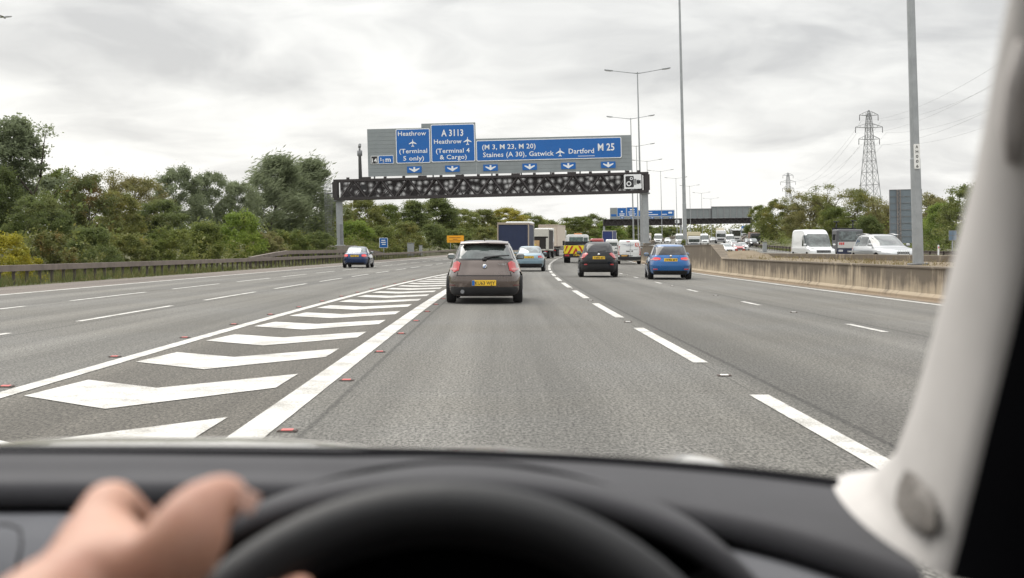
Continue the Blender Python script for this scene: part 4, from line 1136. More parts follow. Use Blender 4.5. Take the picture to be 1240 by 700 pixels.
# --- vans
def van_levels(L, H, W, hood=.9):
    h = L/2; w = W/2
    return [(.26,-h+.10,h-.10,w*.92),(.34,-h+.02,h-.02,w*.985),(.5,-h,h,w),(.8,-h,h-.04,w),(hood+.06,-h,h-.20,w),(hood+.16,-h+.01,h-.75,w*.995),(hood+.24,-h+.015,h-.95,w*.985),(H*.78,-h+.04,h-1.5,w*.94),(H*.92,-h+.07,h-1.85,w*.90),(H*.97,-h+.12,h-2.05,w*.86),(H,-h+.22,h-2.3,w*.76)]
white = paint('van_white', (.70,.71,.70), 0, .35)
def van(label, L, H, W, pm, **kw):
    sh = Shell(van_levels(L,H,W), 9, 7)
    return make_car('van', label, pm, sh, wr=.34, ww=.22, axle=(-L/2+1.0, L/2-.95), ws=(1.15,H*.86,.88), name='van', cat='van', sw=[(1.2,H*.82,L/2-2.3,L/2-1.15,0,-.35)], mirrors=(L/2-1.1,1.25), front=True, dark_wheels=True, **kw)
vanmk, SV = van('white panel van with smudged lettering and a red emblem on its rear doors, right lane', 4.9, 1.96, 1.93, white, tails=(.75,1.45,.90,.10), heads=(.72,.95,.6,.5), grille=(.6,.8,.5), plate_z=None, rw=None)
b = MB(); b.bbox((0,-2.47,.48),(1.86,.16,.26),.04); b.build('bumper', M_BLACK, vanmk)
yv = -2.452
b = MB(); b.bbox((-.42,yv-.012,.70),(.72,.02,.16),.01,0); b.build('plate_recess', M_BLACK, vanmk)
b = MB(); b.bbox((-.40,yv-.03,.69),(.52,.016,.11),.004,0); smudge_plate(b, .5, yv-.04, .69, 1); o = b.build('number_plate', [pbr('faded_plate',(.62,.36,.10),.5), M_INK], vanmk)
b = MB(); b.box((0.06,yv-.002,1.15),(.016,.012,1.2)); b.build('door_gap', M_UNDER, vanmk)
b = MB(); b.bbox((-.12,yv-.02,1.06),(.30,.04,.07),.02); b.bbox((.22,yv-.02,1.06),(.12,.03,.09),.02); b.build('door_handle', M_BLACK, vanmk)
b = MB(); b.bbox((-.10,yv+.03,1.84),(.28,.03,.06),.01); b.build('brake_light', M_RED, vanmk)
b = MB()
for (x0,x1,z,h) in ((-.68,-.52,1.62,.03),(-.50,-.22,1.60,.05),(-.18,.10,1.59,.06),(.14,.36,1.62,.05),(-.30,.0,1.50,.05),(.04,.26,1.51,.05),(.0,.30,1.18,.03),(.34,.70,1.20,.03)):
    n = max(3,int((x1-x0)/.05))
    for k in range(n): b.box((x0+(x1-x0)*(k+.5)/n, yv+.004, z), ((x1-x0)/n*.62,.014,h*(.8+.4*(k%2))))
b.build('lettering', pbr('grey_lettering',(.28,.30,.36),.5), vanmk)
b = MB(); ring(0,0,.14,.09,0,0)if False else None; b.prism(rrect(.46,.74,1.44,1.74,.07), yv-.004, yv+.02, 0); b.prism([(.56,1.72),(.66,1.72),(.64,1.60),(.70,1.50),(.60,1.47),(.55,1.58)], yv-.012, yv, 1); b.build('emblem', [pbr('emblem_red',(.62,.10,.08),.5), M_WHITE], vanmk)
put(vanmk, px=761.5, s=105, yaw=-.03)
v2, _ = van('white van in the queue between the black crossover and the lettered white van', 5.2, 2.3, 1.98, white, tails=(.8,1.5,.9,.1), plate_z=.6, rw=(1.35,1.85,.8)); put(v2, px=741, s=185)
redp = paint('post_red', (.34,.03,.028), 0, .35)
v3, _ = van('red van far ahead, its roof just visible above the black crossover', 5.4, 2.38, 2.0, redp, tails=(.8,1.5,.9,.1), plate_z=.6, rw=(1.5,2.0,.8)); put(v3, px=723, s=168)

# --- lorries
def axle_wheels(r, ys, w, rad=.48, dual=()):
    for y in ys:
        for sx in (-1,1):
            ww = .55 if y in dual else .30
            wheel(r, sx*(w/2-ww/2-.02), y, rad, ww, True)
def lorry(label, L, H, W, body_mat, frame_mat, cab_mat, bed=1.15, cab=True, cabH=2.9):
    r = empty('lorry', (0,0,0), label, 'lorry')
    b = MB(); b.bbox((0,0,(bed+H)/2),(W,L,H-bed),.03); b.build('cargo_box', body_mat, r)
    b = MB()
    for sx in (-1,1):
        b.bbox((sx*(W/2-.03),-L/2-.02,(bed+H)/2),(.10,.10,H-bed+.03),.015)
        b.bbox((sx*(W/2+.004),0,H-.05),(.05,L,.13),.01); b.bbox((sx*(W/2+.004),0,bed+.06),(.05,L,.14),.01)
    b.bbox((0,-L/2-.02,H-.06),(W+.02,.10,.17),.015); b.bbox((0,-L/2-.02,bed+.06),(W,.10,.16),.015); b.build('frame', frame_mat, r)
    b = MB(); b.box((0,0,bed-.12),(W*.42,L,.22)); b.bbox((0,-L/2+.1,.55),(W*.94,.12,.14),.02); b.box((0,-L/2+.5,.8),(W*.8,.08,.5)); b.build('chassis', M_UNDER, r)
    b = MB(); b.bbox((0,-L/2-.02,.80),(W*.9,.06,.16),.01); b.build('light_bar', M_BLACK, r)
    for sx in (-1,1):
        b = MB(); b.bbox((sx*W*.36,-L/2-.05,.80),(.36,.03,.12),.01); b.build('tail_light', M_RED, r)
        b = MB(); b.bbox((sx*W*.34,-L/2-.04,.42),(.55,.02,.5),.01); b.build('mudflap', M_BLACK, r)
    b = MB(); b.bbox((0,-L/2-.06,.80),(.52,.02,.12),.004,0); smudge_plate(b,.5,-L/2-.074,.8,1); b.build('number_plate', [M_YPLATE, M_INK], r)
    axle_wheels(r, (-L/2+1.2, -L/2+2.4, L/2+1.4), W)
    if cab:
        b = MB(); b.bbox((0,L/2+1.35,.75+cabH/2),(W*.96,1.9,cabH-.1),.14); b.build('cab', cab_mat, r)
        b = MB(); b.bbox((0,L/2+2.29,cabH*.68),(W*.84,.05,.9),.02); b.build('windscreen', M_GLASS, r)
    return r
navy = pbr('navy_curtain', (.010,.020,.062), .5, .0, var=.12, vscale=2, bump=.1, bscale=3)
t1 = lorry('lorry with a plain dark navy rear curtain, behind the pale blue saloon', 7.2, 3.35, 2.55, navy, pbr('tan_frame',(.36,.30,.24),.6), white, bed=1.0); put(t1, px=625, s=106, yaw=-.03)
b = MB()
for k in range(7): b.box((-1.0+k*.33,-3.62,2.1),(.012,.012,2.3))
b.build('curtain_crease', navy, t1)
lgrey = pbr('lorry_white', (.62,.60,.54), .5, var=.08)
t2 = lorry('white box lorry with an open shutter and cargo showing inside, between navy and cream lorries', 6.0, 3.42, 2.35, pbr('dark_load_bay',(.03,.026,.024),.8), lgrey, white, bed=.95, cab=True); put(t2, px=655.2, s=150, yaw=-.05)
b = MB(); b.bbox((0,-3.09,2.98),(2.2,.05,.85),.02); b.build('roller_shutter', lgrey, t2)
b = MB(); b.bbox((-.45,-3.10,1.55),(1.1,.08,1.1),.03,0); b.bbox((-.55,-3.16,1.35),(.5,.08,.6),.03,1); b.build('load', [pbr('load_tan',(.55,.36,.18),.7), pbr('load_yellow',(.62,.50,.10),.6)], t2)
b = MB(); b.bbox((.98,-3.12,1.7),(.24,.1,1.35),.03); b.build('shutter_post', lgrey, t2)
cream = pbr('cream_trailer', (.62,.54,.44), .55, var=.06)
t3 = lorry('tall cream box trailer with red rear lights, furthest of the three lorries ahead', 11, 4.25, 2.55, cream, pbr('cream_frame',(.50,.42,.35),.6), white, bed=1.35); put(t3, px=668.8, s=176, yaw=-.06)
blt = pbr('blue_curtain', (.015,.032,.14), .5, var=.1)
t4 = lorry('blue curtain-sided lorry far ahead beneath the far gantry', 11, 4.1, 2.55, blt, pbr('pale_frame',(.5,.48,.44),.6), white, bed=1.2); put(t4, px=738, s=318)

# --- recovery truck with chevron board
rt = empty('recovery_truck', (0,0,0), 'recovery truck with a yellow and red chevron board and amber roof beacon', 'truck')
M_FLY = pbr('fluorescent_yellow', (.80,.66,.02), .5); M_CHR = pbr('chevron_red', (.45,.02,.015), .5)
b = MB(); b.bbox((0,2.4,1.62),(2.05,1.9,1.75),.16); b.bbox((0,2.1,2.42),(1.8,1.3,.2),.06); b.build('cab', white, rt)
b = MB(); b.bbox((-.1,1.44,1.98),(1.25,.04,.62),.05); b.bbox((.76,1.44,1.98),(.36,.04,.55),.05); b.build('rear_window', carglass_mat('greenish',(.012,.035,.03)), rt)
b = MB(); b.bbox((0,-.3,.95),(2.25,5.0,.16),.02); b.bbox((0,-.3,.72),(.9,5.0,.3),.02); b.bbox((0,1.25,1.45),(2.2,.12,.9),.02); b.build('flatbed', M_BLACK, rt)
b = MB(); b.bbox((0,-2.84,1.16),(2.1,.06,.72),.02,0)
for sg in (-1,1):
    for k in range(3):
        u0 = .12+k*.46; u1 = u0+.17
        lo = [(u1,.82),(u0,.82)]; hi = [(u0-.38,1.50),(u1-.38,1.50)]
        q = [(max(.0,min(1.03,x)), z if x >= 0 else z+(x/.38)*.68) for x, z in lo+hi]
        if k < 3: b.prism([(sg*x, z) for x, z in q], -2.884, -2.86, 1)
b.build('chevron_board', [M_FLY, M_CHR], rt)
b = MB(); b.bbox((0,-2.8,.62),(2.2,.12,.30),.02); b.build('rear_bar', M_BLACK, rt)
for sx in (-1,1):
    b = MB(); b.bbox((sx*.78,-2.88,.66),(.42,.04,.15),.02); b.build('tail_light', M_RED, rt)
    b = MB(); b.bbox((sx*.95,1.9,1.75),(.6,.1,.08),.02); b.bbox((sx*1.25,1.9,1.75),(.2,.12,.42),.04); b.build('wing_mirror', M_BLACK, rt)
b = MB(); b.bbox((.05,-2.88,.68),(.52,.02,.12),.004,0); smudge_plate(b,.5,-2.894,.68,1); b.build('number_plate', [M_YPLATE, M_INK], rt)
b = MB(); b.bbox((.05,2.1,2.58),(.75,.3,.14),.05); b.build('beacon_bar', M_AMBER, rt)
b = MB(); b.bbox((.45,-.6,1.3),(.7,.9,.6),.08); b.tube([(.2,-.9,1.1),(.5,-1.2,1.6),(.9,-1.3,1.5)], .06, 6); b.build('winch', M_BLACK, rt)
axle_wheels(rt, (-1.6,2.3), 2.2, .40, (-1.6,))
put(rt, px=698.5, s=113, yaw=-.035)

# --- oncoming traffic
silver = paint('silver', (.42,.43,.43), .7, .3); whitec = paint('car_white', (.72,.73,.73), 0, .3)
suv = [(.26,-2.32,2.30,.86),(.34,-2.46,2.44,.95),(.5,-2.53,2.53,.99),(.74,-2.54,2.53,.992),(.92,-2.52,2.42,.985),(1.02,-2.49,2.05,.968),(1.10,-2.46,1.45,.94),(1.16,-2.43,1.22,.91),(1.28,-2.36,.98,.855),(1.44,-2.22,.66,.80),(1.58,-2.05,.32,.745),(1.66,-1.90,.1,.69),(1.71,-1.6,-.2,.58),(1.735,-1.1,-.6,.32)]
c6, S6 = make_car('suv', 'large silver estate car coming the other way, behind the median beside the nearest lamp column', silver, Shell(waist(suv,.93,.96,.9,1.2), 4.4, 3.5), wr=.37, ww=.26, axle=(-1.52,1.5), rw=(1.18,1.6,.88), ws=(1.17,1.64,.9),
    sw=[(1.15,1.6,-2.1,-1.15,.25,0),(1.15,1.6,-1.08,-.08,0,0),(1.15,1.6,0,1.05,0,-.62)], tails=(.95,1.12,.55,.35), heads=(.80,.97,.52,.5), grille=(.48,.98,.30), plate_z=.8, fplate_z=.70, mirrors=(.72,1.14), glass=M_GLASS)
b = MB()
for sx in (-1,1): b.tube([(sx*.70,-1.9,1.69),(sx*.70,-.8,1.755),(sx*.68,.15,1.69)], .02, 5)
b.build('roof_rail', M_CHROME, c6)
put(c6, px=1071, s=62, reverse=True, yaw=.10)
v4, SV4 = van('large white panel van coming the other way, left of the tow truck', 5.6, 2.48, 2.07, white, tails=(.8,1.5,.9,.1), heads=(.85,1.05,.58,.55), grille=(.70,.90,.52), plate_z=.6)
put(v4, px=985, s=98, reverse=True, yaw=.10)
# tow truck coming the other way
tt = empty('tow_truck', (0,0,0), 'oncoming dark tow truck with red markings and a silver car on its bed', 'truck')
b = MB(); b.bbox((0,2.4,1.65),(2.35,1.8,2.1),.14,0); b.bbox((0,3.30,1.30),(2.2,.06,.55),.02,1); b.bbox((0,3.31,.72),(2.3,.10,.50),.03,2); b.build('cab', [pbr('cab_grey',(.10,.10,.11),.4), pbr('cab_pale',(.55,.54,.52),.4), pbr('cab_navy',(.015,.02,.05),.4)], tt)
b = MB(); b.bbox((0,3.29,2.10),(2.05,.06,.85),.05); b.build('windscreen', M_GLASSB, tt)
b = MB()
for k,x in enumerate((.92,.76,.60)): b.bbox((x,3.345,1.42),(.11,.02,.22),.01)
b.add([(-.55,3.345,1.15),(-1.0,3.345,1.2),(-1.0,3.345,1.56),(-.7,3.345,1.5)],[(0,1,2,3)],1); b.build('red_marking', [pbr('mark_red',(.6,.03,.03),.5), pbr('mark_orange',(.75,.22,.03),.5)], tt)
b = MB(); b.bbox((0,3.38,.72),(.52,.02,.12),.004,0); smudge_plate(b,.5,3.395,.72,1); b.build('number_plate', [M_WPLATE, M_INK], tt)
b = MB(); b.bbox((0,-.9,1.0),(2.3,5.0,.18),.02); b.bbox((0,1.35,1.9),(2.2,.12,1.9),.02); b.build('flatbed', M_BLACK, tt)
for sx in (-1,1):
    b = MB(); b.bbox((sx*.85,3.36,.78),(.4,.04,.18),.03); b.build('headlight', M_CLEAR, tt)
    b = MB(); b.bbox((sx*1.36,2.9,2.0),(.22,.14,.55),.05); b.bar((sx*1.1,2.9,2.2),(sx*1.35,2.9,2.2),.05); b.build('wing_mirror', M_BLACK, tt)
b = MB(); b.tube([(.75,1.5,2.4),(.75,1.5,3.35)], .07, 6); b.bbox((.75,1.5,3.4),(.5,.2,.12),.03); b.tube([(-.75,1.5,2.4),(-.75,1.5,3.5)], .07, 6); b.bbox((-.8,1.5,3.5),(.5,.2,.10),.03); b.build('work_lamp_mast', M_BLACK, tt)
axle_wheels(tt, (-2.0,2.4), 2.3, .42, (-2.0,))
put(tt, px=1018, s=116, reverse=True, yaw=.06)
hb2 = [(z, yr*.94, yf*.94, h*.99) for (z,yr,yf,h) in hatch]
SH2 = Shell(hb2, 4.4, 3.4)
def small_car(label, pm, px, s, yaw=.05, shell=None, H=1.0, glass=None, w=1.0):
    base = shell or hb2
    sh = Shell([(z*H,yr,yf,h*w) for (z,yr,yf,h) in base], 4.4, 3.4)
    zt = sh.z1
    c, q = make_car('small', label, pm, sh, wr=.31, axle=(-1.25,1.27), rw=(zt*.71,zt*.94,.86), ws=(zt*.70,zt*.955,.9), sw=[(zt*.69,zt*.93,-1.4,.8,.18,-.6)], tails=(zt*.5,zt*.64,.66,.3), heads=(zt*.43,zt*.55,.5,.45), grille=(zt*.33,zt*.47,.4), fplate_z=zt*.28, plate_z=zt*.4, mirrors=(.6,zt*.66), glass=glass or M_GLASSB)
    put(c, px=px, s=s, reverse=True, yaw=yaw); return c
small_car('white hatchback leading the oncoming queue, just beyond the wall step', whitec, 880, 158, .10)
small_car('red hatchback in the oncoming queue, right behind the white hatchback', redp, 893.5, 178, .08)
small_car('white saloon in the oncoming queue to the right of the red car', whitec, 899.5, 205, .07)
small_car('black off-roader in the oncoming queue, right of the white saloon', blk, 912.5, 258, .06, suv, 1.05, w=.95)
small_car('silver saloon far back in the oncoming queue between the vans', silver, 863.5, 335, .04)
small_car('white car far off, seen between the gantry leg and lamp columns', whitec, 808.5, 318, .04)
small_car('pale grey car tucked behind the red one in the oncoming queue', paint('pale_grey',(.5,.5,.48),.2), 889, 232, .05)
small_car('dark grey car far back in the oncoming queue near the far gantry', paint('slate',(.07,.08,.10),.3), 906, 300, .05)
small_car('white estate car half hidden near the middle of the far queue', whitec, 887.5, 280, .05)
def far_van(label, px, s, H=2.5, W_=2.0, pm=None, yaw=.05):
    v, _ = van(label, 5.4, H, W_, pm or white, heads=(.85,1.05,.58,.5), grille=(.68,.9,.5), plate_z=.6, tails=(.8,1.5,.9,.1)); put(v, px=px, s=s, reverse=True, yaw=yaw); return v
far_van('white van in the oncoming queue just right of the cream-fronted truck', 853, 300, 2.55)
far_van('white van half hidden behind the wall between gantry leg and lamp columns', 823, 305, 2.5)
far_van('white van left of the coach in the oncoming queue', 884, 300, 2.4)
far_van('small white van seen low between two lamp columns', 797, 318, 2.4)
def front_truck(label, px, s, H, W_, boxm, cabm, cabH=2.7, luton=False, box_w=None):
    r = empty('lorry', (0,0,0), label, 'lorry'); 
    b = MB(); b.bbox((0,2.2,.5+cabH/2),(W_*.96,1.9,cabH-.5),.16); b.build('cab', cabm, r)
    b = MB(); b.bbox((0,3.15,cabH*.68),(W_*.85,.06,cabH*.30),.05); b.build('windscreen', M_GLASS, r)
    b = MB(); b.bbox((0,3.17,cabH*.36),(W_*.7,.05,.35),.02); b.build('grille', M_BLACK, r)
    b = MB(); b.bbox((0,3.16,.62),(W_*.94,.14,.34),.04); b.build('bumper', M_GALVD, r)
    b = MB(); b.bbox((0,-1.6,(1.0+H)/2),(box_w or W_,5.6,H-1.0),.05)
    if luton: b.bbox((0,2.0,(cabH+.35+H)/2),(W_,2.0,H-cabH-.3),.06)
    b.build('cargo_box', boxm, r)
    for sx in (-1,1):
        b = MB(); b.bbox((sx*W_*.36,3.2,.85),(.36,.05,.18),.03); b.build('headlight', M_CLEAR, r)
        b = MB(); b.bbox((sx*(W_/2+.12),2.9,cabH*.7),(.18,.14,.5),.04); b.build('wing_mirror', M_BLACK, r)
    axle_wheels(r, (-3.2,2.2), W_, .45)
    put(r, px=px, s=s, reverse=True, yaw=.05); return r
front_truck('oncoming box truck with a tall cream front, just right of the lamp column', 839.5, 252, 3.1, 2.5, pbr('cream_box',(.66,.58,.40),.5), whitec, 2.05, True)
front_truck('oncoming white lorry with a cream roof box, alone in the middle of the far queue', 872.5, 318, 3.9, 2.5, pbr('cream_roof',(.64,.58,.46),.5), whitec, 3.0, False, 1.7)
front_truck('oncoming lorry with a blue top and white cab at the far end of the queue', 902.5, 440, 4.1, 2.5, pbr('blue_top',(.05,.16,.42),.5), whitec, 2.9, False)
front_truck('cream box truck glimpsed between the gantry leg and the paired lamp columns', 783, 330, 3.4, 2.4, cream, whitec, 2.6, True)
front_truck('oncoming brown flat-bed truck at the right edge of the far queue', 914, 300, 2.9, 2.3, pbr('brown_box',(.20,.13,.09),.6), pbr('dark_cab',(.08,.08,.09),.4), 2.4, False)
# coach
r = empty('coach', (0,0,0), 'oncoming white coach with a big dark windscreen in the far queue', 'coach')
b = MB(); b.bbox((0,0,1.95),(2.5,11,3.2),.25); b.build('body', whitec, r)
b = MB(); b.bbox((0,5.49,2.35),(2.25,.06,1.5),.1); b.build('windscreen', M_GLASS, r)
b = MB(); b.bbox((0,5.50,.95),(1.6,.05,.3),.04); b.build('grille', M_BLACK, r)
for sx in (-1,1):
    b = MB(); b.bbox((sx*.95,5.5,.95),(.4,.06,.25),.05); b.build('headlight', M_CLEAR, r)
    b = MB(); b.bbox((sx*1.245,0,2.35),(.03,9.6,1.0),.01); b.build('side_window', M_GLASS, r)
    b = MB(); b.tube([(sx*1.1,5.5,3.2),(sx*1.4,5.9,3.0),(sx*1.4,5.9,2.4)], .07, 6); b.build('wing_mirror', M_BLACK, r)
axle_wheels(r, (-3.2,3.4), 2.5, .48)
put(r, px=890.5, s=345, reverse=True, yaw=.06)

# ------------------------------------------------------------------ trees and bushes
LM = {
 'dark':  leaf_mat('dark_green', (0.115,0.146,0.046), (0.152,0.185,0.059), (0.222,0.238,0.079), .5),
 'grey':  leaf_mat('grey_green', (0.170,0.201,0.110), (0.228,0.262,0.147), (0.328,0.366,0.221), .5),
 'olive': leaf_mat('olive', (0.117,0.152,0.038), (0.175,0.201,0.050), (0.257,0.256,0.068), .45),
 'yellow':leaf_mat('yellow_green', (0.234,0.244,0.047), (0.339,0.305,0.053), (0.445,0.366,0.063), .4),
 'gold':  leaf_mat('golden', (0.351,0.305,0.026), (0.211,0.232,0.037), (0.515,0.415,0.032), .35),
 'rust':  leaf_mat('rusty', (0.099,0.128,0.040), (0.152,0.152,0.047), (0.316,0.177,0.053), .42),
 'brown': leaf_mat('brown', (0.205,0.189,0.074), (0.234,0.213,0.079), (0.152,0.177,0.053), .42),
 'bright':leaf_mat('fresh_green', (0.152,0.220,0.038), (0.222,0.287,0.053), (0.316,0.354,0.079), .45),
 'bronze':leaf_mat('bronze_green', (0.135,0.159,0.044), (0.193,0.201,0.057), (0.275,0.232,0.063), .45),
}
PROTO = {}
def leaf_quads(b, c, rad, n, sz, flat=.75, dirv=None, rng=random):
    for _ in range(n):
        p = Vector((rng.gauss(0,.58), rng.gauss(0,.58), rng.gauss(0,.58)*flat))*rad+c
        a = Vector((rng.gauss(0,1), rng.gauss(0,1), rng.gauss(0,.7)))
        if dirv is not None: a = a*.45+dirv*1.3
        a.normalize(); w = a.cross(Vector((rng.gauss(0,1),rng.gauss(0,1),rng.gauss(0,1)))).normalized()
        s_ = sz*rng.uniform(.6,1.4); l = s_*(1.0 if dirv is None else 1.9); q = s_*(.55 if dirv is None else .32)
        b.v += [tuple(p-a*l*.5), tuple(p+w*q*.5), tuple(p+a*l*.5), tuple(p-w*q*.5)]
        o = len(b.v)-4; b.f.append([o,o+1,o+2,o+3]); b.m.append(0); b.sm.append(False)
def proto(kind, seed, n_leaf):
    """unit-height tree; returns (trunk mesh builder, crown mesh builder)"""
    rng = random.Random(seed); tr = MB(); cr = MB()
    def limb(a, d, L, r, depth):
        pts = [a]; rad = [r]; p = a.copy(); dd = d.copy()
        for i in range(4):
            dd = (dd+Vector((rng.gauss(0,.16),rng.gauss(0,.16),rng.gauss(.06,.08)))).normalized(); p = p+dd*L/4; pts.append(p.copy()); rad.append(r*(1-.2*(i+1)))
        tr.tube(pts, rad, 5 if depth else 7, smooth=True)
        return pts
    H0 = {'tall':.16,'round':.10,'bushy':.02,'willow':.08,'bare':.10,'shrub':.0}[kind]
    tips = []
    if kind != 'shrub':
        main = limb(Vector((0,0,-.02)), Vector((rng.gauss(0,.05),rng.gauss(0,.05),1)), .62, .020, 0)
    else: main = [Vector((0,0,0)), Vector((0,0,.2)), Vector((0,0,.4))]
    nl = {'tall':9,'round':10,'bushy':9,'willow':9,'bare':16,'shrub':7}[kind]
    for i in range(nl):
        q = main[rng.randrange(1,len(main))] if kind != 'shrub' else Vector((rng.gauss(0,.1),rng.gauss(0,.1),0))
        a = 2*PI*i/nl+rng.uniform(-.4,.4); up = rng.uniform(.35,1.3)
        e = limb(q, Vector((math.cos(a), math.sin(a), up)).normalized(), rng.uniform(.24,.42), .009, 1); tips.append(e[-1])
        if kind == 'bare':
            for _ in range(3):
                f = limb(e[rng.randrange(2,5)], Vector((math.cos(a+rng.gauss(0,.8)), math.sin(a+rng.gauss(0,.8)), up+.4)).normalized(), .24, .004, 2); tips.append(f[-1])
    wd = {'tall':.30,'round':.44,'bushy':.50,'willow':.36,'bare':.46,'shrub':.72}[kind]
    def prof(h):
        u = (h-H0)/(1-H0)
        if kind == 'tall': return wd*(math.sin(PI*min(1,max(0,u*.86+.12)))**.75)*(1-.35*u)
        if kind in ('bushy','shrub'): return wd*math.sqrt(max(0,1-u**2.2))
        if kind == 'willow': return wd*(math.sin(PI*min(1,max(0,u*.85+.15)))**.7)
        return wd*(math.sin(PI*min(1,max(0,u*.9+.1)))**.6)
    nc = {'tall':70,'round':80,'bushy':90,'willow':64,'bare':90,'shrub':70}[kind]
    lobes = [(rng.uniform(0,2*PI), rng.uniform(.2,.9), rng.uniform(.75,1.12)) for _ in range(9)]
    per = n_leaf//nc
    for i in range(nc):
        h = H0+(1-H0)*(rng.random()**.8)*.97
        a = rng.uniform(0,2*PI)
        k = 1.0
        for (la, lh, lk) in lobes:
            w = math.exp(-((math.sin((a-la)/2)**2)*7+((h-lh)**2)*22)); k = k*(1-w)+lk*w*1.05
        r = prof(h)*k*(rng.random()**.38)
        c = Vector((r*math.cos(a), r*math.sin(a), h))
        if kind == 'willow': c.x += .10*max(0,h-.4)
        rad = {'tall':.060,'round':.072,'bushy':.075,'willow':.075,'bare':.07,'shrub':.11}[kind]*rng.uniform(.6,1.35)
        sz = {'tall':.023,'round':.024,'bushy':.025,'willow':.027,'bare':.019,'shrub':.044}[kind]
        nq = int(per*rng.uniform(.5,1.5)*(.8 if kind == 'bare' else 1))
        dv = Vector((.75,rng.gauss(0,.2),.45+rng.gauss(0,.25))) if kind == 'willow' else None
        leaf_quads(cr, c, rad*(1.25 if kind == 'willow' else 1), nq, sz, .7, dv, rng)
    for e in tips: leaf_quads(cr, e, .06, per//2, .02 if kind != 'shrub' else .04, .8, None, rng)
    return tr, cr
def get_proto(kind, seed, col):
    k = (kind, seed)
    if k not in PROTO:
        n = {'tall':22000,'round':24000,'bushy':24000,'willow':19000,'bare':24000,'shrub':14000}[kind]
        tr, cr = proto(kind, seed*13+5, n)
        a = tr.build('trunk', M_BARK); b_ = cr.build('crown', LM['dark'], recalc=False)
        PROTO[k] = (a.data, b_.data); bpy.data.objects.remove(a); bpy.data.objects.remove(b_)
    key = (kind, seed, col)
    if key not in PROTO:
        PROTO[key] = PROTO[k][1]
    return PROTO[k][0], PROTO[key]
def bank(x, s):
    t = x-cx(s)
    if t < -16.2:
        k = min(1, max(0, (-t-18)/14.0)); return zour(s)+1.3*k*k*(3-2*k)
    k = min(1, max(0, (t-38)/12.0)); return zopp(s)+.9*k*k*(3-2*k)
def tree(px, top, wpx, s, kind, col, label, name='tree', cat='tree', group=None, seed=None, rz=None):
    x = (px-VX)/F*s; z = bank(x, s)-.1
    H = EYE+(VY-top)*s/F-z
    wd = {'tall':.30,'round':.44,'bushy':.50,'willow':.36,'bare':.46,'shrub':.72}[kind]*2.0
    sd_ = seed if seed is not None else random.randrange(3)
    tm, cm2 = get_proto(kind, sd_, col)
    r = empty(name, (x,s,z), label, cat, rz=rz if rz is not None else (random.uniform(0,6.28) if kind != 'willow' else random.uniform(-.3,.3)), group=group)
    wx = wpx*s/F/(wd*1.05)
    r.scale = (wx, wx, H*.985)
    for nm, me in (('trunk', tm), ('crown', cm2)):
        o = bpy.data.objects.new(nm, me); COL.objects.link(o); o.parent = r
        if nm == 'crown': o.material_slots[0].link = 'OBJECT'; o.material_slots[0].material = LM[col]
    return r
random.seed(21)
T = tree
T(20,140,108,73,'tall','grey','tallest grey-green tree at the left edge of the picture')
T(-22,190,100,70,'round','dark','dark tree cut by the left edge of the picture, beside the tallest tree')
T(76,205,84,86,'round','olive','olive-yellow tree just right of the tallest tree at the left edge')
T(108,213,86,80,'bushy','rust','rusty dark-green tree with orange patches, left of the brownish half-bare tree')
T(48,236,96,66,'bushy','dark','dark bushy tree below the tallest tree, behind the yellow bush')
T(170,214,92,104,'bare','brown','brownish half-bare tree between the rusty tree and the dark grey-green group')
T(142,232,80,92,'bushy','bronze','bronze-green bushy tree in front of the half-bare tree')
T(218,203,72,118,'round','grey','first of three domed grey-green trees, the one on their left')
T(257,207,66,122,'round','grey','middle one of the three domed grey-green trees')
T(291,219,66,125,'round','grey','right one of the three domed grey-green trees, next to the willows')
T(331,190,86,140,'willow','grey','left of two tall wind-blown willows beside the gantry')
T(368,194,84,148,'willow','grey','right of two tall wind-blown willows beside the gantry')
T(195,243,86,100,'bushy','dark','dark green bushy tree standing below the domed grey-green group')
T(405,243,64,165,'round','bronze','bronze-green tree seen through the ladder cage of the gantry leg')
T(440,240,62,185,'round','bronze','bronze-green tree under the left end of the gantry beam')
T(470,247,56,205,'bushy','olive','olive bushy tree beneath the gantry beam, behind the small blue sign')
T(500,243,56,235,'tall','dark','dark upright tree beneath the gantry beam, left of its taller neighbour')
T(528,238,60,255,'tall','dark','tall dark upright tree beneath the middle of the gantry')
T(556,252,58,290,'round','olive','olive tree rising behind the yellow roadworks sign')
T(584,253,60,330,'round','bronze','bronze-green tree above the brown hatchback')
T(613,252,58,380,'round','yellow','yellowing round tree above the navy lorry')
T(640,258,48,420,'round','olive','olive tree to the right of the yellowing tree, above the white box lorry')
T(698,262,56,600,'round','olive','olive round tree in the distance above the recovery truck')
T(716,259,48,640,'round','bronze','bronze-green tree in the distance left of the far gantry')
T(738,266,50,620,'bushy','bright','fresh green bushy tree just behind the left leg of the far gantry')
T(774,272,60,640,'bushy','olive','olive bushy tree seen under the left part of the far gantry')
T(806,274,60,650,'bushy','dark','dark bushy tree seen under the right part of the far gantry')
T(662,266,44,560,'round','dark','dark distant tree above the cream trailer')
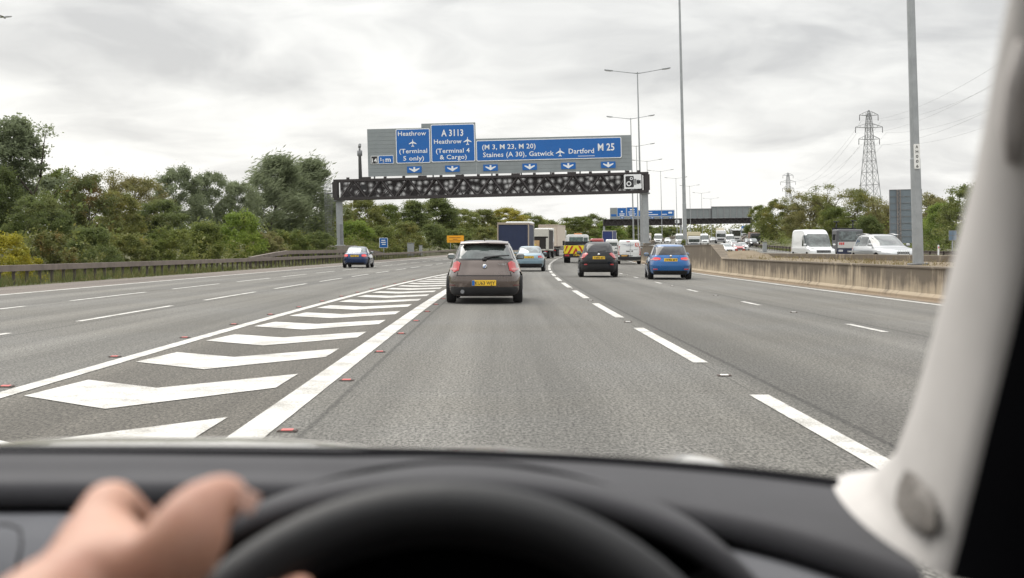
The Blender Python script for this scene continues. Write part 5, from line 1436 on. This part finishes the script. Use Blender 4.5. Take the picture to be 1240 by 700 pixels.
# right bank
T(922,248,44,330,'round','olive','olive tree at the left end of the right hand wood')
T(946,240,56,290,'round','bronze','bronze tree near the left end of the right hand wood')
T(984,236,72,240,'bare','brown','brown thinning tree above the oncoming white van')
T(1032,229,96,205,'bare','bronze','broad bronze thinning tree in front of the tall pylon')
T(1070,246,62,190,'bare','brown','brown thinning tree just left of the ribbed sign back')
T(1010,252,62,185,'bushy','olive','olive bushy tree above the oncoming tow truck')
T(1050,262,56,165,'shrub','dark','round dark green bush above the bonnet of the silver car', 'bush', 'bush')
T(1128,234,60,165,'round','brown','brown tree right behind the nearest lamp column')
T(1140,246,62,140,'bushy','bright','fresh green leafy tree right of the nearest lamp column')
T(1172,222,80,132,'bushy','olive','olive-green tree partly hidden by the windscreen pillar')
T(1215,220,90,125,'round','dark','dark tree behind the windscreen pillar at the right edge')
T(1110,262,60,150,'shrub','bright','low green bush below the ribbed sign back', 'bush', 'bush')
# bushes along the left verge
B = lambda px, top, w, s, col, lab: tree(px, top, w, s, 'shrub', col, lab, 'bush', 'bush')
B(8,284,96,49,'gold','golden yellow bush at the left edge behind the barrier')
B(62,283,84,56,'rust','rusty brown bush beside the golden yellow bush')
B(112,276,84,62,'dark','dark green bush behind the barrier below the rusty tree')
B(160,281,80,66,'bronze','bronze-green bush behind the barrier below the half-bare tree')
B(205,274,76,76,'olive','olive bush behind the barrier left of the bright green one')
B(250,270,70,86,'olive','taller olive bush touching the bright green bush')
B(292,258,74,97,'bright','large bright green bush in front of the willows')
B(322,279,60,100,'brown','low brown bush behind the start of the second rail')
B(352,276,60,114,'olive','olive bush below the right willow')
B(384,279,56,122,'dark','dark bush left of the gantry leg')
B(432,268,60,160,'bright','fresh green bush right of the gantry leg')
B(462,272,56,172,'olive','olive bush behind the small blue sign')
B(492,270,54,190,'bronze','bronze bush behind the roadside cabinets')
B(524,272,52,215,'dark','dark bush left of the yellow roadworks sign')
B(552,276,48,245,'olive','olive bush behind the yellow roadworks sign')
B(590,276,56,285,'bronze','bronze bush hidden behind the roof of the brown hatchback')
B(828,291,13,88,'olive','small green bush at the foot of the lamp column behind the blue estate')
# continuous scrub and woodland that reads as one mass
def mass(name, label, pts, col, hmin, hmax, per, sz):
    rng = random.Random(len(pts)); b = MB()
    for (x, s) in pts:
        h = rng.uniform(hmin, hmax); z = bank(x, s)
        for k in range(5): leaf_quads(b, Vector((x+rng.gauss(0,h*.3), s+rng.gauss(0,h*.3), z+h*(.12+.2*k)*rng.uniform(.8,1.1))), h*.36, per//5, sz, .7, None, rng)
    return tag(b.build(name, LM[col], recalc=False), label, kind='stuff')
rg = random.Random(5)
def band(n, s0, s1, t0, t1): return [((lambda s, t: (t+cx(s), s))(s0+(s1-s0)*(i+rg.random())/n, rg.uniform(t0,t1))) for i in range(n)]
mass('scrub', 'dense scrub along the foot of the left hand trees', band(120,34,200,-25,-20.5), 'bronze', 1.0, 2.2, 130, .20)
mass('scrub.001', 'dark undergrowth filling the wood on the left', band(150,40,330,-44,-26), 'dark', 2.6, 5.0, 150, .34)
mass('scrub.002', 'undergrowth below the right hand trees', band(110,110,420,40,52), 'olive', 1.5, 3.6, 130, .30)
mass('woodland', 'distant woodland closing the view at the bend', [(rg.uniform(-140,330), rg.uniform(640,760)) for _ in range(330)], 'bronze', 6, 10.5, 230, 1.1)
mass('woodland.001', 'distant woodland behind the trees on the left', [((-.42+.45*u)*300-20+(u*40), 230+330*u) for u in [rg.random() for _ in range(150)]], 'bronze', 5, 9, 220, .7)
mass('woodland.002', 'distant woodland behind the trees on the right', [((.16+.36*u)*380+40, 330+60*rg.random()) for u in [rg.random() for _ in range(150)]], 'brown', 5, 8.5, 220, .7)

# ------------------------------------------------------------------ the car the photograph is taken from
car = empty('car', (0,0,0), 'car interior around the camera, dark grey dashboard, steering wheel and pale windscreen pillar', 'car')
def padmat(name, c, rough, bs=900, bst=.25, spec=.5):
    m, N, L, b = newmat(name); g = NT(m.node_tree)
    tc = g.n('ShaderNodeTexCoord'); a = g.noise(tc.outputs['Object'], 9, 4, .6); f = g.noise(tc.outputs['Object'], bs, 2, .5)
    L.new(g.mix(g.mapr(a, .3, .7, 0, 1), tuple(x*.9 for x in c), tuple(x*1.1 for x in c)), b.inputs['Base Color'])
    b.inputs['Roughness'].default_value = rough; b.inputs['Specular IOR Level'].default_value = spec
    bp = g.n('ShaderNodeBump'); bp.inputs['Strength'].default_value = bst; bp.inputs['Distance'].default_value = .0006
    L.new(f, bp.inputs['Height']); L.new(bp.outputs[0], b.inputs['Normal'])
    return m
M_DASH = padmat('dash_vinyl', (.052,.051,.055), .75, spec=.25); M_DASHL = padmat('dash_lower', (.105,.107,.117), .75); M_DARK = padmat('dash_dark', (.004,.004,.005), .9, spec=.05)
M_TRIM = padmat('pillar_trim', (.50,.475,.45), .75, 500, .2); M_LEATH = padmat('wheel_leather', (.014,.014,.015), .5, 700, .3, .3)
ZP = 1.02
def G(px, py, z=ZP):                                   # point on the dashboard plane under a sight line
    d = (EYE-z)*F/(py-VY); return Vector(((px-VX)/F*d, d, z))
FE = [(-420,541),(-200,540.5),(0,540.5),(200,541),(400,543),(540,545.5),(700,552.5),(860,564),(960,574.5),(1015,582)]
RE = [(-560,586),(-250,584),(0,583),(200,583),(400,585),(560,589),(740,599),(900,626),(1010,655),(1120,693)]
def lerp_curve(cv, u):
    k = u*(len(cv)-1); i = min(int(k), len(cv)-2); f = k-i
    p0 = cv[max(i-1,0)]; p1 = cv[i]; p2 = cv[i+1]; p3 = cv[min(i+2,len(cv)-1)]
    cr = lambda a,b_,c,d: .5*((2*b_)+(-a+c)*f+(2*a-5*b_+4*c-d)*f*f+(-a+3*b_-3*c+d)*f**3)
    return (cr(p0[0],p1[0],p2[0],p3[0]), cr(p0[1],p1[1],p2[1],p3[1]))
NU = 60
rows_top = []; rows_low = []; lip_pts = []; fr_pts = []
for i in range(NU+1):
    u = i/NU
    a = G(*lerp_curve(FE, u)); c = G(*lerp_curve(RE, u))
    left = max(0, min(1, (-.02-c.x)/.10))
    r = []
    for k in range(25):
        v = k/24; p = a.lerp(c, v)
        z = -.001*(1-v)**4
        z += left*(.0030*math.sin(v*PI*5)*(1 if .12 < v < .8 else 0))      # long shallow ridges on the passenger side
        p.z += z; r.append(p)
    dirv = (c-a).normalized()
    for (o, dz) in ((.004,-.0015),(.007,-.005),(.0085,-.010),(.007,-.018),(-.012,-.024)):
        q = c+dirv*o; q.z = ZP+dz; r.append(q)
    rows_top.append(r); fr_pts.append(a)
    q = []
    for (o, dz) in ((-.030,-.026),(.004,-.026),(.012,-.023),(.022,-.024),(.050,-.036),(.085,-.062),(.110,-.100),(.130,-.16),(.14,-.30),(.14,-.45)):
        w = c+dirv*o; w.z = ZP+dz; q.append(w)
    rows_low.append(q)
b = MB(); b.grid(rows_top, 0, True); dash = b.build('dashboard', M_DASH, car)
b = MB(); b.grid(rows_low, 0, True); b.build('lower_panel', M_DASHL, dash)
b = MB()
def sealrow(i):
    r = rows_top[i]; a = Vector(r[0]); c = Vector(r[24]); d_ = (c-a).normalized()
    return [a+Vector((0,.006,-.006)), a+Vector((0,.003,.0015)), a+d_*.012+Vector((0,0,.0025)), a+d_*.036+Vector((0,0,.0022)), a+d_*.040+Vector((0,0,-.001))]
b.grid([sealrow(i) for i in range(NU+1)], 0, True); b.build('windscreen_seal', M_DARK, dash)
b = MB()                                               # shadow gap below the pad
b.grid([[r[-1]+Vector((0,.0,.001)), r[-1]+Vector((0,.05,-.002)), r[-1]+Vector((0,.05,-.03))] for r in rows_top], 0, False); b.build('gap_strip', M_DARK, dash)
b = MB()                                               # passenger side vent outline
vp = [W(-60,634,.88), W(12,634,.88), W(26,640,.875), W(27,660,.865), W(20,690,.85)]
b.tube([p+Vector((0,-.004,0)) for p in vp], .0012, 5); b.build('glovebox_seam', M_DASH, dash)
# instrument hood
rows = []; XC = -.028
for j in range(22):
    v = j/21; y = .70+.34*v; zt = 1.074-.050*v**1.15
    Wd = .205+.02*v; Hh = .130-.02*v
    r = []
    for k in range(41):
        x = -1+2*k/40; r.append((XC+x*Wd*.995, y+.045*(x*x), zt-Hh+Hh*math.sqrt(max(0,1-(x*.995)**2))))
    rows.append(r)
fr = rows[0]; lip = []
for (dy, sc, dz) in ((-.006,.985,-.003),(-.008,.965,-.008),(-.004,.945,-.012),(.02,.93,-.014),(.14,.92,-.016)):
    lip.insert(0, [(XC+(p[0]-XC)*sc, p[1]+dy, p[2]+dz*(1 if k not in (0,40) else 0)) for k,p in enumerate(fr)])
b = MB(); b.grid(lip+rows, 0, True); b.build('instrument_hood', M_DASH, dash)
b = MB(); b.grid([[(p[0],.84,p[2]-.014) for p in fr],[(p[0],.84,.80) for p in fr]], 0, False); b.build('instrument_face', M_DARK, dash)
# steering wheel
TILT = R(25); WC = Vector((-.029,.600,.913)); RR = .162; rr = .0170
Mw = Matrix.Translation(WC) @ Matrix.Rotation(-TILT, 4, 'X')       # local x-z plane is the rim plane, top leaning away
sw_ = bpy.data.objects.new('steering_wheel', None); COL.objects.link(sw_); sw_.parent = car; sw_.matrix_local = Mw
b = MB(); n = 72; rows = []
for i in range(n):
    a = 2*PI*i/n; cx_, sx_ = math.sin(a), math.cos(a)
    rows.append([((RR+rr*math.cos(q))*cx_, rr*1.12*math.sin(q), (RR+rr*math.cos(q))*sx_) for q in [2*PI*k/14 for k in range(14)]])
rows.append(rows[0]); b.grid(rows, 0, True, close=True); b.build('rim', M_LEATH, sw_)
b = MB(); b.bbox((0,.022,-.02),(.17,.05,.14),.03,0,None,4); b.build('airbag_cover', M_DARK, sw_)
for ang in (80,-80,180):
    b = MB(); a = R(ang); p = Vector((math.sin(a),0,math.cos(a))); b.tube([p*.06+Vector((0,.028,-.02)), p*.12+Vector((0,.02,-.01)), p*.165], [.024,.018,.014], 8); b.build('spoke', M_DARK, sw_)
b = MB(); b.tube([(0,.05,-.02),(0,.24,-.06)], .035, 10); b.build('column', M_DARK, sw_)
# right windscreen pillar: inner edge, outer edge, both with their own distance
PI_ = [(1012,583,.985),(1058,578,.945),(1090,548,.90),(1112,490,.865),(1132,420,.83),(1150,350,.795),(1170,270,.755),(1190,190,.715),(1208,95,.675),(1226,0,.63),(1248,-110,.58),(1290,-290,.50)]
PO_ = [(1152,702,.690),(1158,680,.688),(1168,640,.684),(1180,590,.678),(1196,520,.67),(1212,455,.662),(1228,385,.652),(1246,300,.64),(1266,200,.62),(1290,80,.59),(1320,-60,.55),(1370,-260,.47)]
rows = []
for i in range(34):
    u = i/33
    def sm(cv):
        k = u*(len(cv)-1); j = min(int(k), len(cv)-2); f = k-j; return [cv[j][q]*(1-f)+cv[j+1][q]*f for q in range(3)]
    a = W(*sm(PI_)); c = W(*sm(PO_))
    r = []
    nrm = Vector((-1,-.35,0)).normalized()
    r.append(a+Vector((.020,.030,0)));
    for k in range(13):
        v = k/12; p = a.lerp(c, v); p += nrm*(.016*math.sin(PI*v)**.7 - .0); r.append(p)
    r.append(c+Vector((.02,-.004,0)))
    rows.append(r)
b = MB(); b.grid(rows, 0, True); pil = b.build('windscreen_pillar', M_TRIM, car)
def pil_pt(px, py, off):                                # point on the pillar trim under a sight line
    best = None
    for r in rows:
        for p in r[1:-1]:
            p = Vector(p); q = ((p.x)/p.y*F+VX, VY+(EYE-p.z)/p.y*F); dd = (q[0]-px)**2+(q[1]-py)**2
            if best is None or dd < best[0]: best = (dd, p.y)
    return W(px, py, best[1]-off)
sp = [(1100,571),(1112,577),(1130,596),(1139,616),(1137,640),(1130,655),(1118,651),(1098,634),(1088,615),(1090,592)]
b = MB(); cen = (1113,612)
ro = [pil_pt(cen[0]+(x-cen[0])*1.0, cen[1]+(y-cen[1])*1.0, .010) for x,y in sp]
ri = [pil_pt(cen[0]+(x-cen[0])*.86, cen[1]+(y-cen[1])*.86, .013) for x,y in sp]
ce = pil_pt(*cen, .014)
n = len(sp); b.add(ro+ri+[ce], [(i,(i+1)%n,(i+1)%n+n,i+n) for i in range(n)]+[(i+n,(i+1)%n+n,2*n) for i in range(n)], 0, True); b.build('speaker_grille', fabric_speaker_mat(), pil)
b = MB(); hp = [(1240,50,.600),(1231,100,.612),(1226,150,.622),(1228,196,.630)]  # slim grey bar on the upper pillar
b.tube([W(*p) for p in hp], [.004,.006,.006,.004], 8); b.build('pillar_bar', pbr('bar_grey', (.62,.58,.55), .8), pil)
# door and seal outside the pillar
b = MB(); rs = []
for i in range(len(PO_)):
    a = W(*PO_[i]); rs.append([a+Vector((.000,-.006,0)), a+Vector((.012,-.02,0)), a+Vector((.05,-.05,.0)), a+Vector((.07,-.02,0)), a+Vector((.07,.10,0))])
b.grid(rs, 0, True); b.build('door_frame', M_DARK, car)
b = MB(); b.bbox((.345,.10,.72),(.07,1.25,.60),.03); b.build('door', M_DARK, car)
# windscreen
b = MB(); rows = []
for j in range(13):
    v = j/12; r = []
    for k in range(31):
        u = k/30; p = Vector(fr_pts[int(u*(len(fr_pts)-1))]); a = p+Vector((0,.008,.0))
        top = Vector((-1.02+1.30*u*1.0, .36-.05*(2*u-1)**2, 1.50-.03*(2*u-1)**2))
        q = a.lerp(top, v); bow = math.sin(PI*v)*.02; q.y += bow; q.z += bow*.8; r.append(q)
    rows.append(r)
b.grid(rows, 0, True); b.build('windscreen', M_WIND, car)
# roof, far door and tail of the same car, out of frame but shading the cabin
M_LIN = pbr('roof_lining', (.40,.38,.36), .9)
b = MB(); b.grid([[(-1.05+1.36*k/8, y, 1.50-.03*((k-4)/4)**2-(.0 if y > -1.2 else .12)) for k in range(9)] for y in (.36,.0,-.5,-1.2,-2.0)], 0, True); b.build('roof', M_LIN, car)
b = MB(); b.bbox((-1.08,-.4,.70),(.07,2.4,.66),.03); b.build('door', M_DARK, car)
b = MB(); b.bbox((-.37,-2.0,.75),(1.35,.08,.75),.03); b.build('tailgate', M_DARK, car)
for x in (-.72,.0):
    b = MB(); b.bbox((x,-.30,.80),(.48,.14,.62),.06); b.bbox((x,-.28,1.22),(.26,.10,.18),.04); b.build('seat', M_DARK, car)
b = MB(); b.box((-.37,-.4,.33),(1.40,2.4,.06)); b.build('floor', M_DARK, car)
# bonnet, with two lumps added in place of pale reflections at the dash edge
M_BON = paint('pale_bonnet', (.46,.44,.40), .3, .25)
rows = []
for j in range(10):
    y = 1.24+.75*j/9; r = []
    for k in range(41):
        x = -1.05+1.40*k/40
        z = .9426-.02*(y-1.24)-.28*max(0,y-1.6)**2-.09*max(0,x)
        z += .0190*math.exp(-((x+.46)/.24)**6)*math.exp(-((y-1.62)/.26)**2)
        z += .021*math.exp(-((x-.275)/.045)**4)*math.exp(-((y-1.62)/.25)**2)
        z -= .10*max(0,(x-.33))*4+.10*max(0,-.98-x)*4
        r.append((x,y,z))
    rows.append(r)
b = MB(); b.grid(rows, 0, True); b.build('bonnet', M_BON, car)

# ------------------------------------------------------------------ the driver's hand
def hand():
    V = []; E = []; RAD = []
    def v(p, r): V.append(tuple(p)); RAD.append(r); return len(V)-1
    def chain(start, pts):
        a = start
        for p, r in pts:
            k = v(p, r); E.append((a,k)); a = k
        return a
    palm = v(W(128,668,.545), .024)
    chain(palm, [(W(78,720,.520), .025), (W(20,775,.490), .025), (W(-60,850,.455), .031), (W(-190,960,.40), .037)])
    # knuckles, then fingers folding over the far side of the rim; unequal lengths
    chain(palm, [(W(131,606,.580), .0125), (W(165,632,.622), .0098), (W(214,690,.650), .0088), (W(284,708,.655), .0078), (W(336,713,.640), .0070)])
    chain(palm, [(W(112,640,.580), .0125), (W(155,670,.632), .0098), (W(228,722,.655), .0088), (W(312,730,.655), .0080), (W(376,711,.632), .0072)])
    chain(palm, [(W(98,676,.572), .0120), (W(150,700,.625), .0095), (W(226,740,.650), .0085), (W(300,764,.640), .0075), (W(338,768,.620), .0070)])
    chain(palm, [(W(84,716,.560), .0110), (W(140,752,.605), .0085), (W(205,790,.620), .0075), (W(262,806,.610), .0066)])
    # thumb leaving the side of the palm, lying along the rim
    th = chain(palm, [(W(192,705,.526), .0225), (W(224,660,.530), .0205), (W(244,616,.541), .0150), (W(272,602,.550), .0120), (W(294,613,.553), .0098)])
    me = bpy.data.meshes.new('person'); me.from_pydata(V, E, []); ob = bpy.data.objects.new('person', me); COL.objects.link(ob)
    sk = ob.modifiers.new('skin', 'SKIN'); sk.branch_smoothing = .6
    for i, r in enumerate(RAD): me.skin_vertices[0].data[i].radius = (r, r)
    me.skin_vertices[0].data[0].use_root = True
    ss = ob.modifiers.new('sub', 'SUBSURF'); ss.levels = 2; ss.render_levels = 2
    dg = bpy.context.evaluated_depsgraph_get(); m2 = bpy.data.meshes.new_from_object(ob.evaluated_get(dg)); ob.modifiers.clear(); ob.data = m2
    m2.materials.clear(); m2.materials.append(M_SKIN)
    for p in m2.polygons: p.use_smooth = True
    tag(ob, "driver's bare left hand and wrist gripping the upper left of the black steering wheel", 'person')
    t = (W(300,620,.553)-W(254,598,.548)).normalized()
    b = MB(); b.bbox((0,0,0),(.013,.010,.003),.0014); o = b.build('thumbnail', pbr('nail', (.62,.38,.30), .3), ob)
    o.location = W(293,606,.543); o.rotation_euler = (R(60), R(25), 0)
hand()
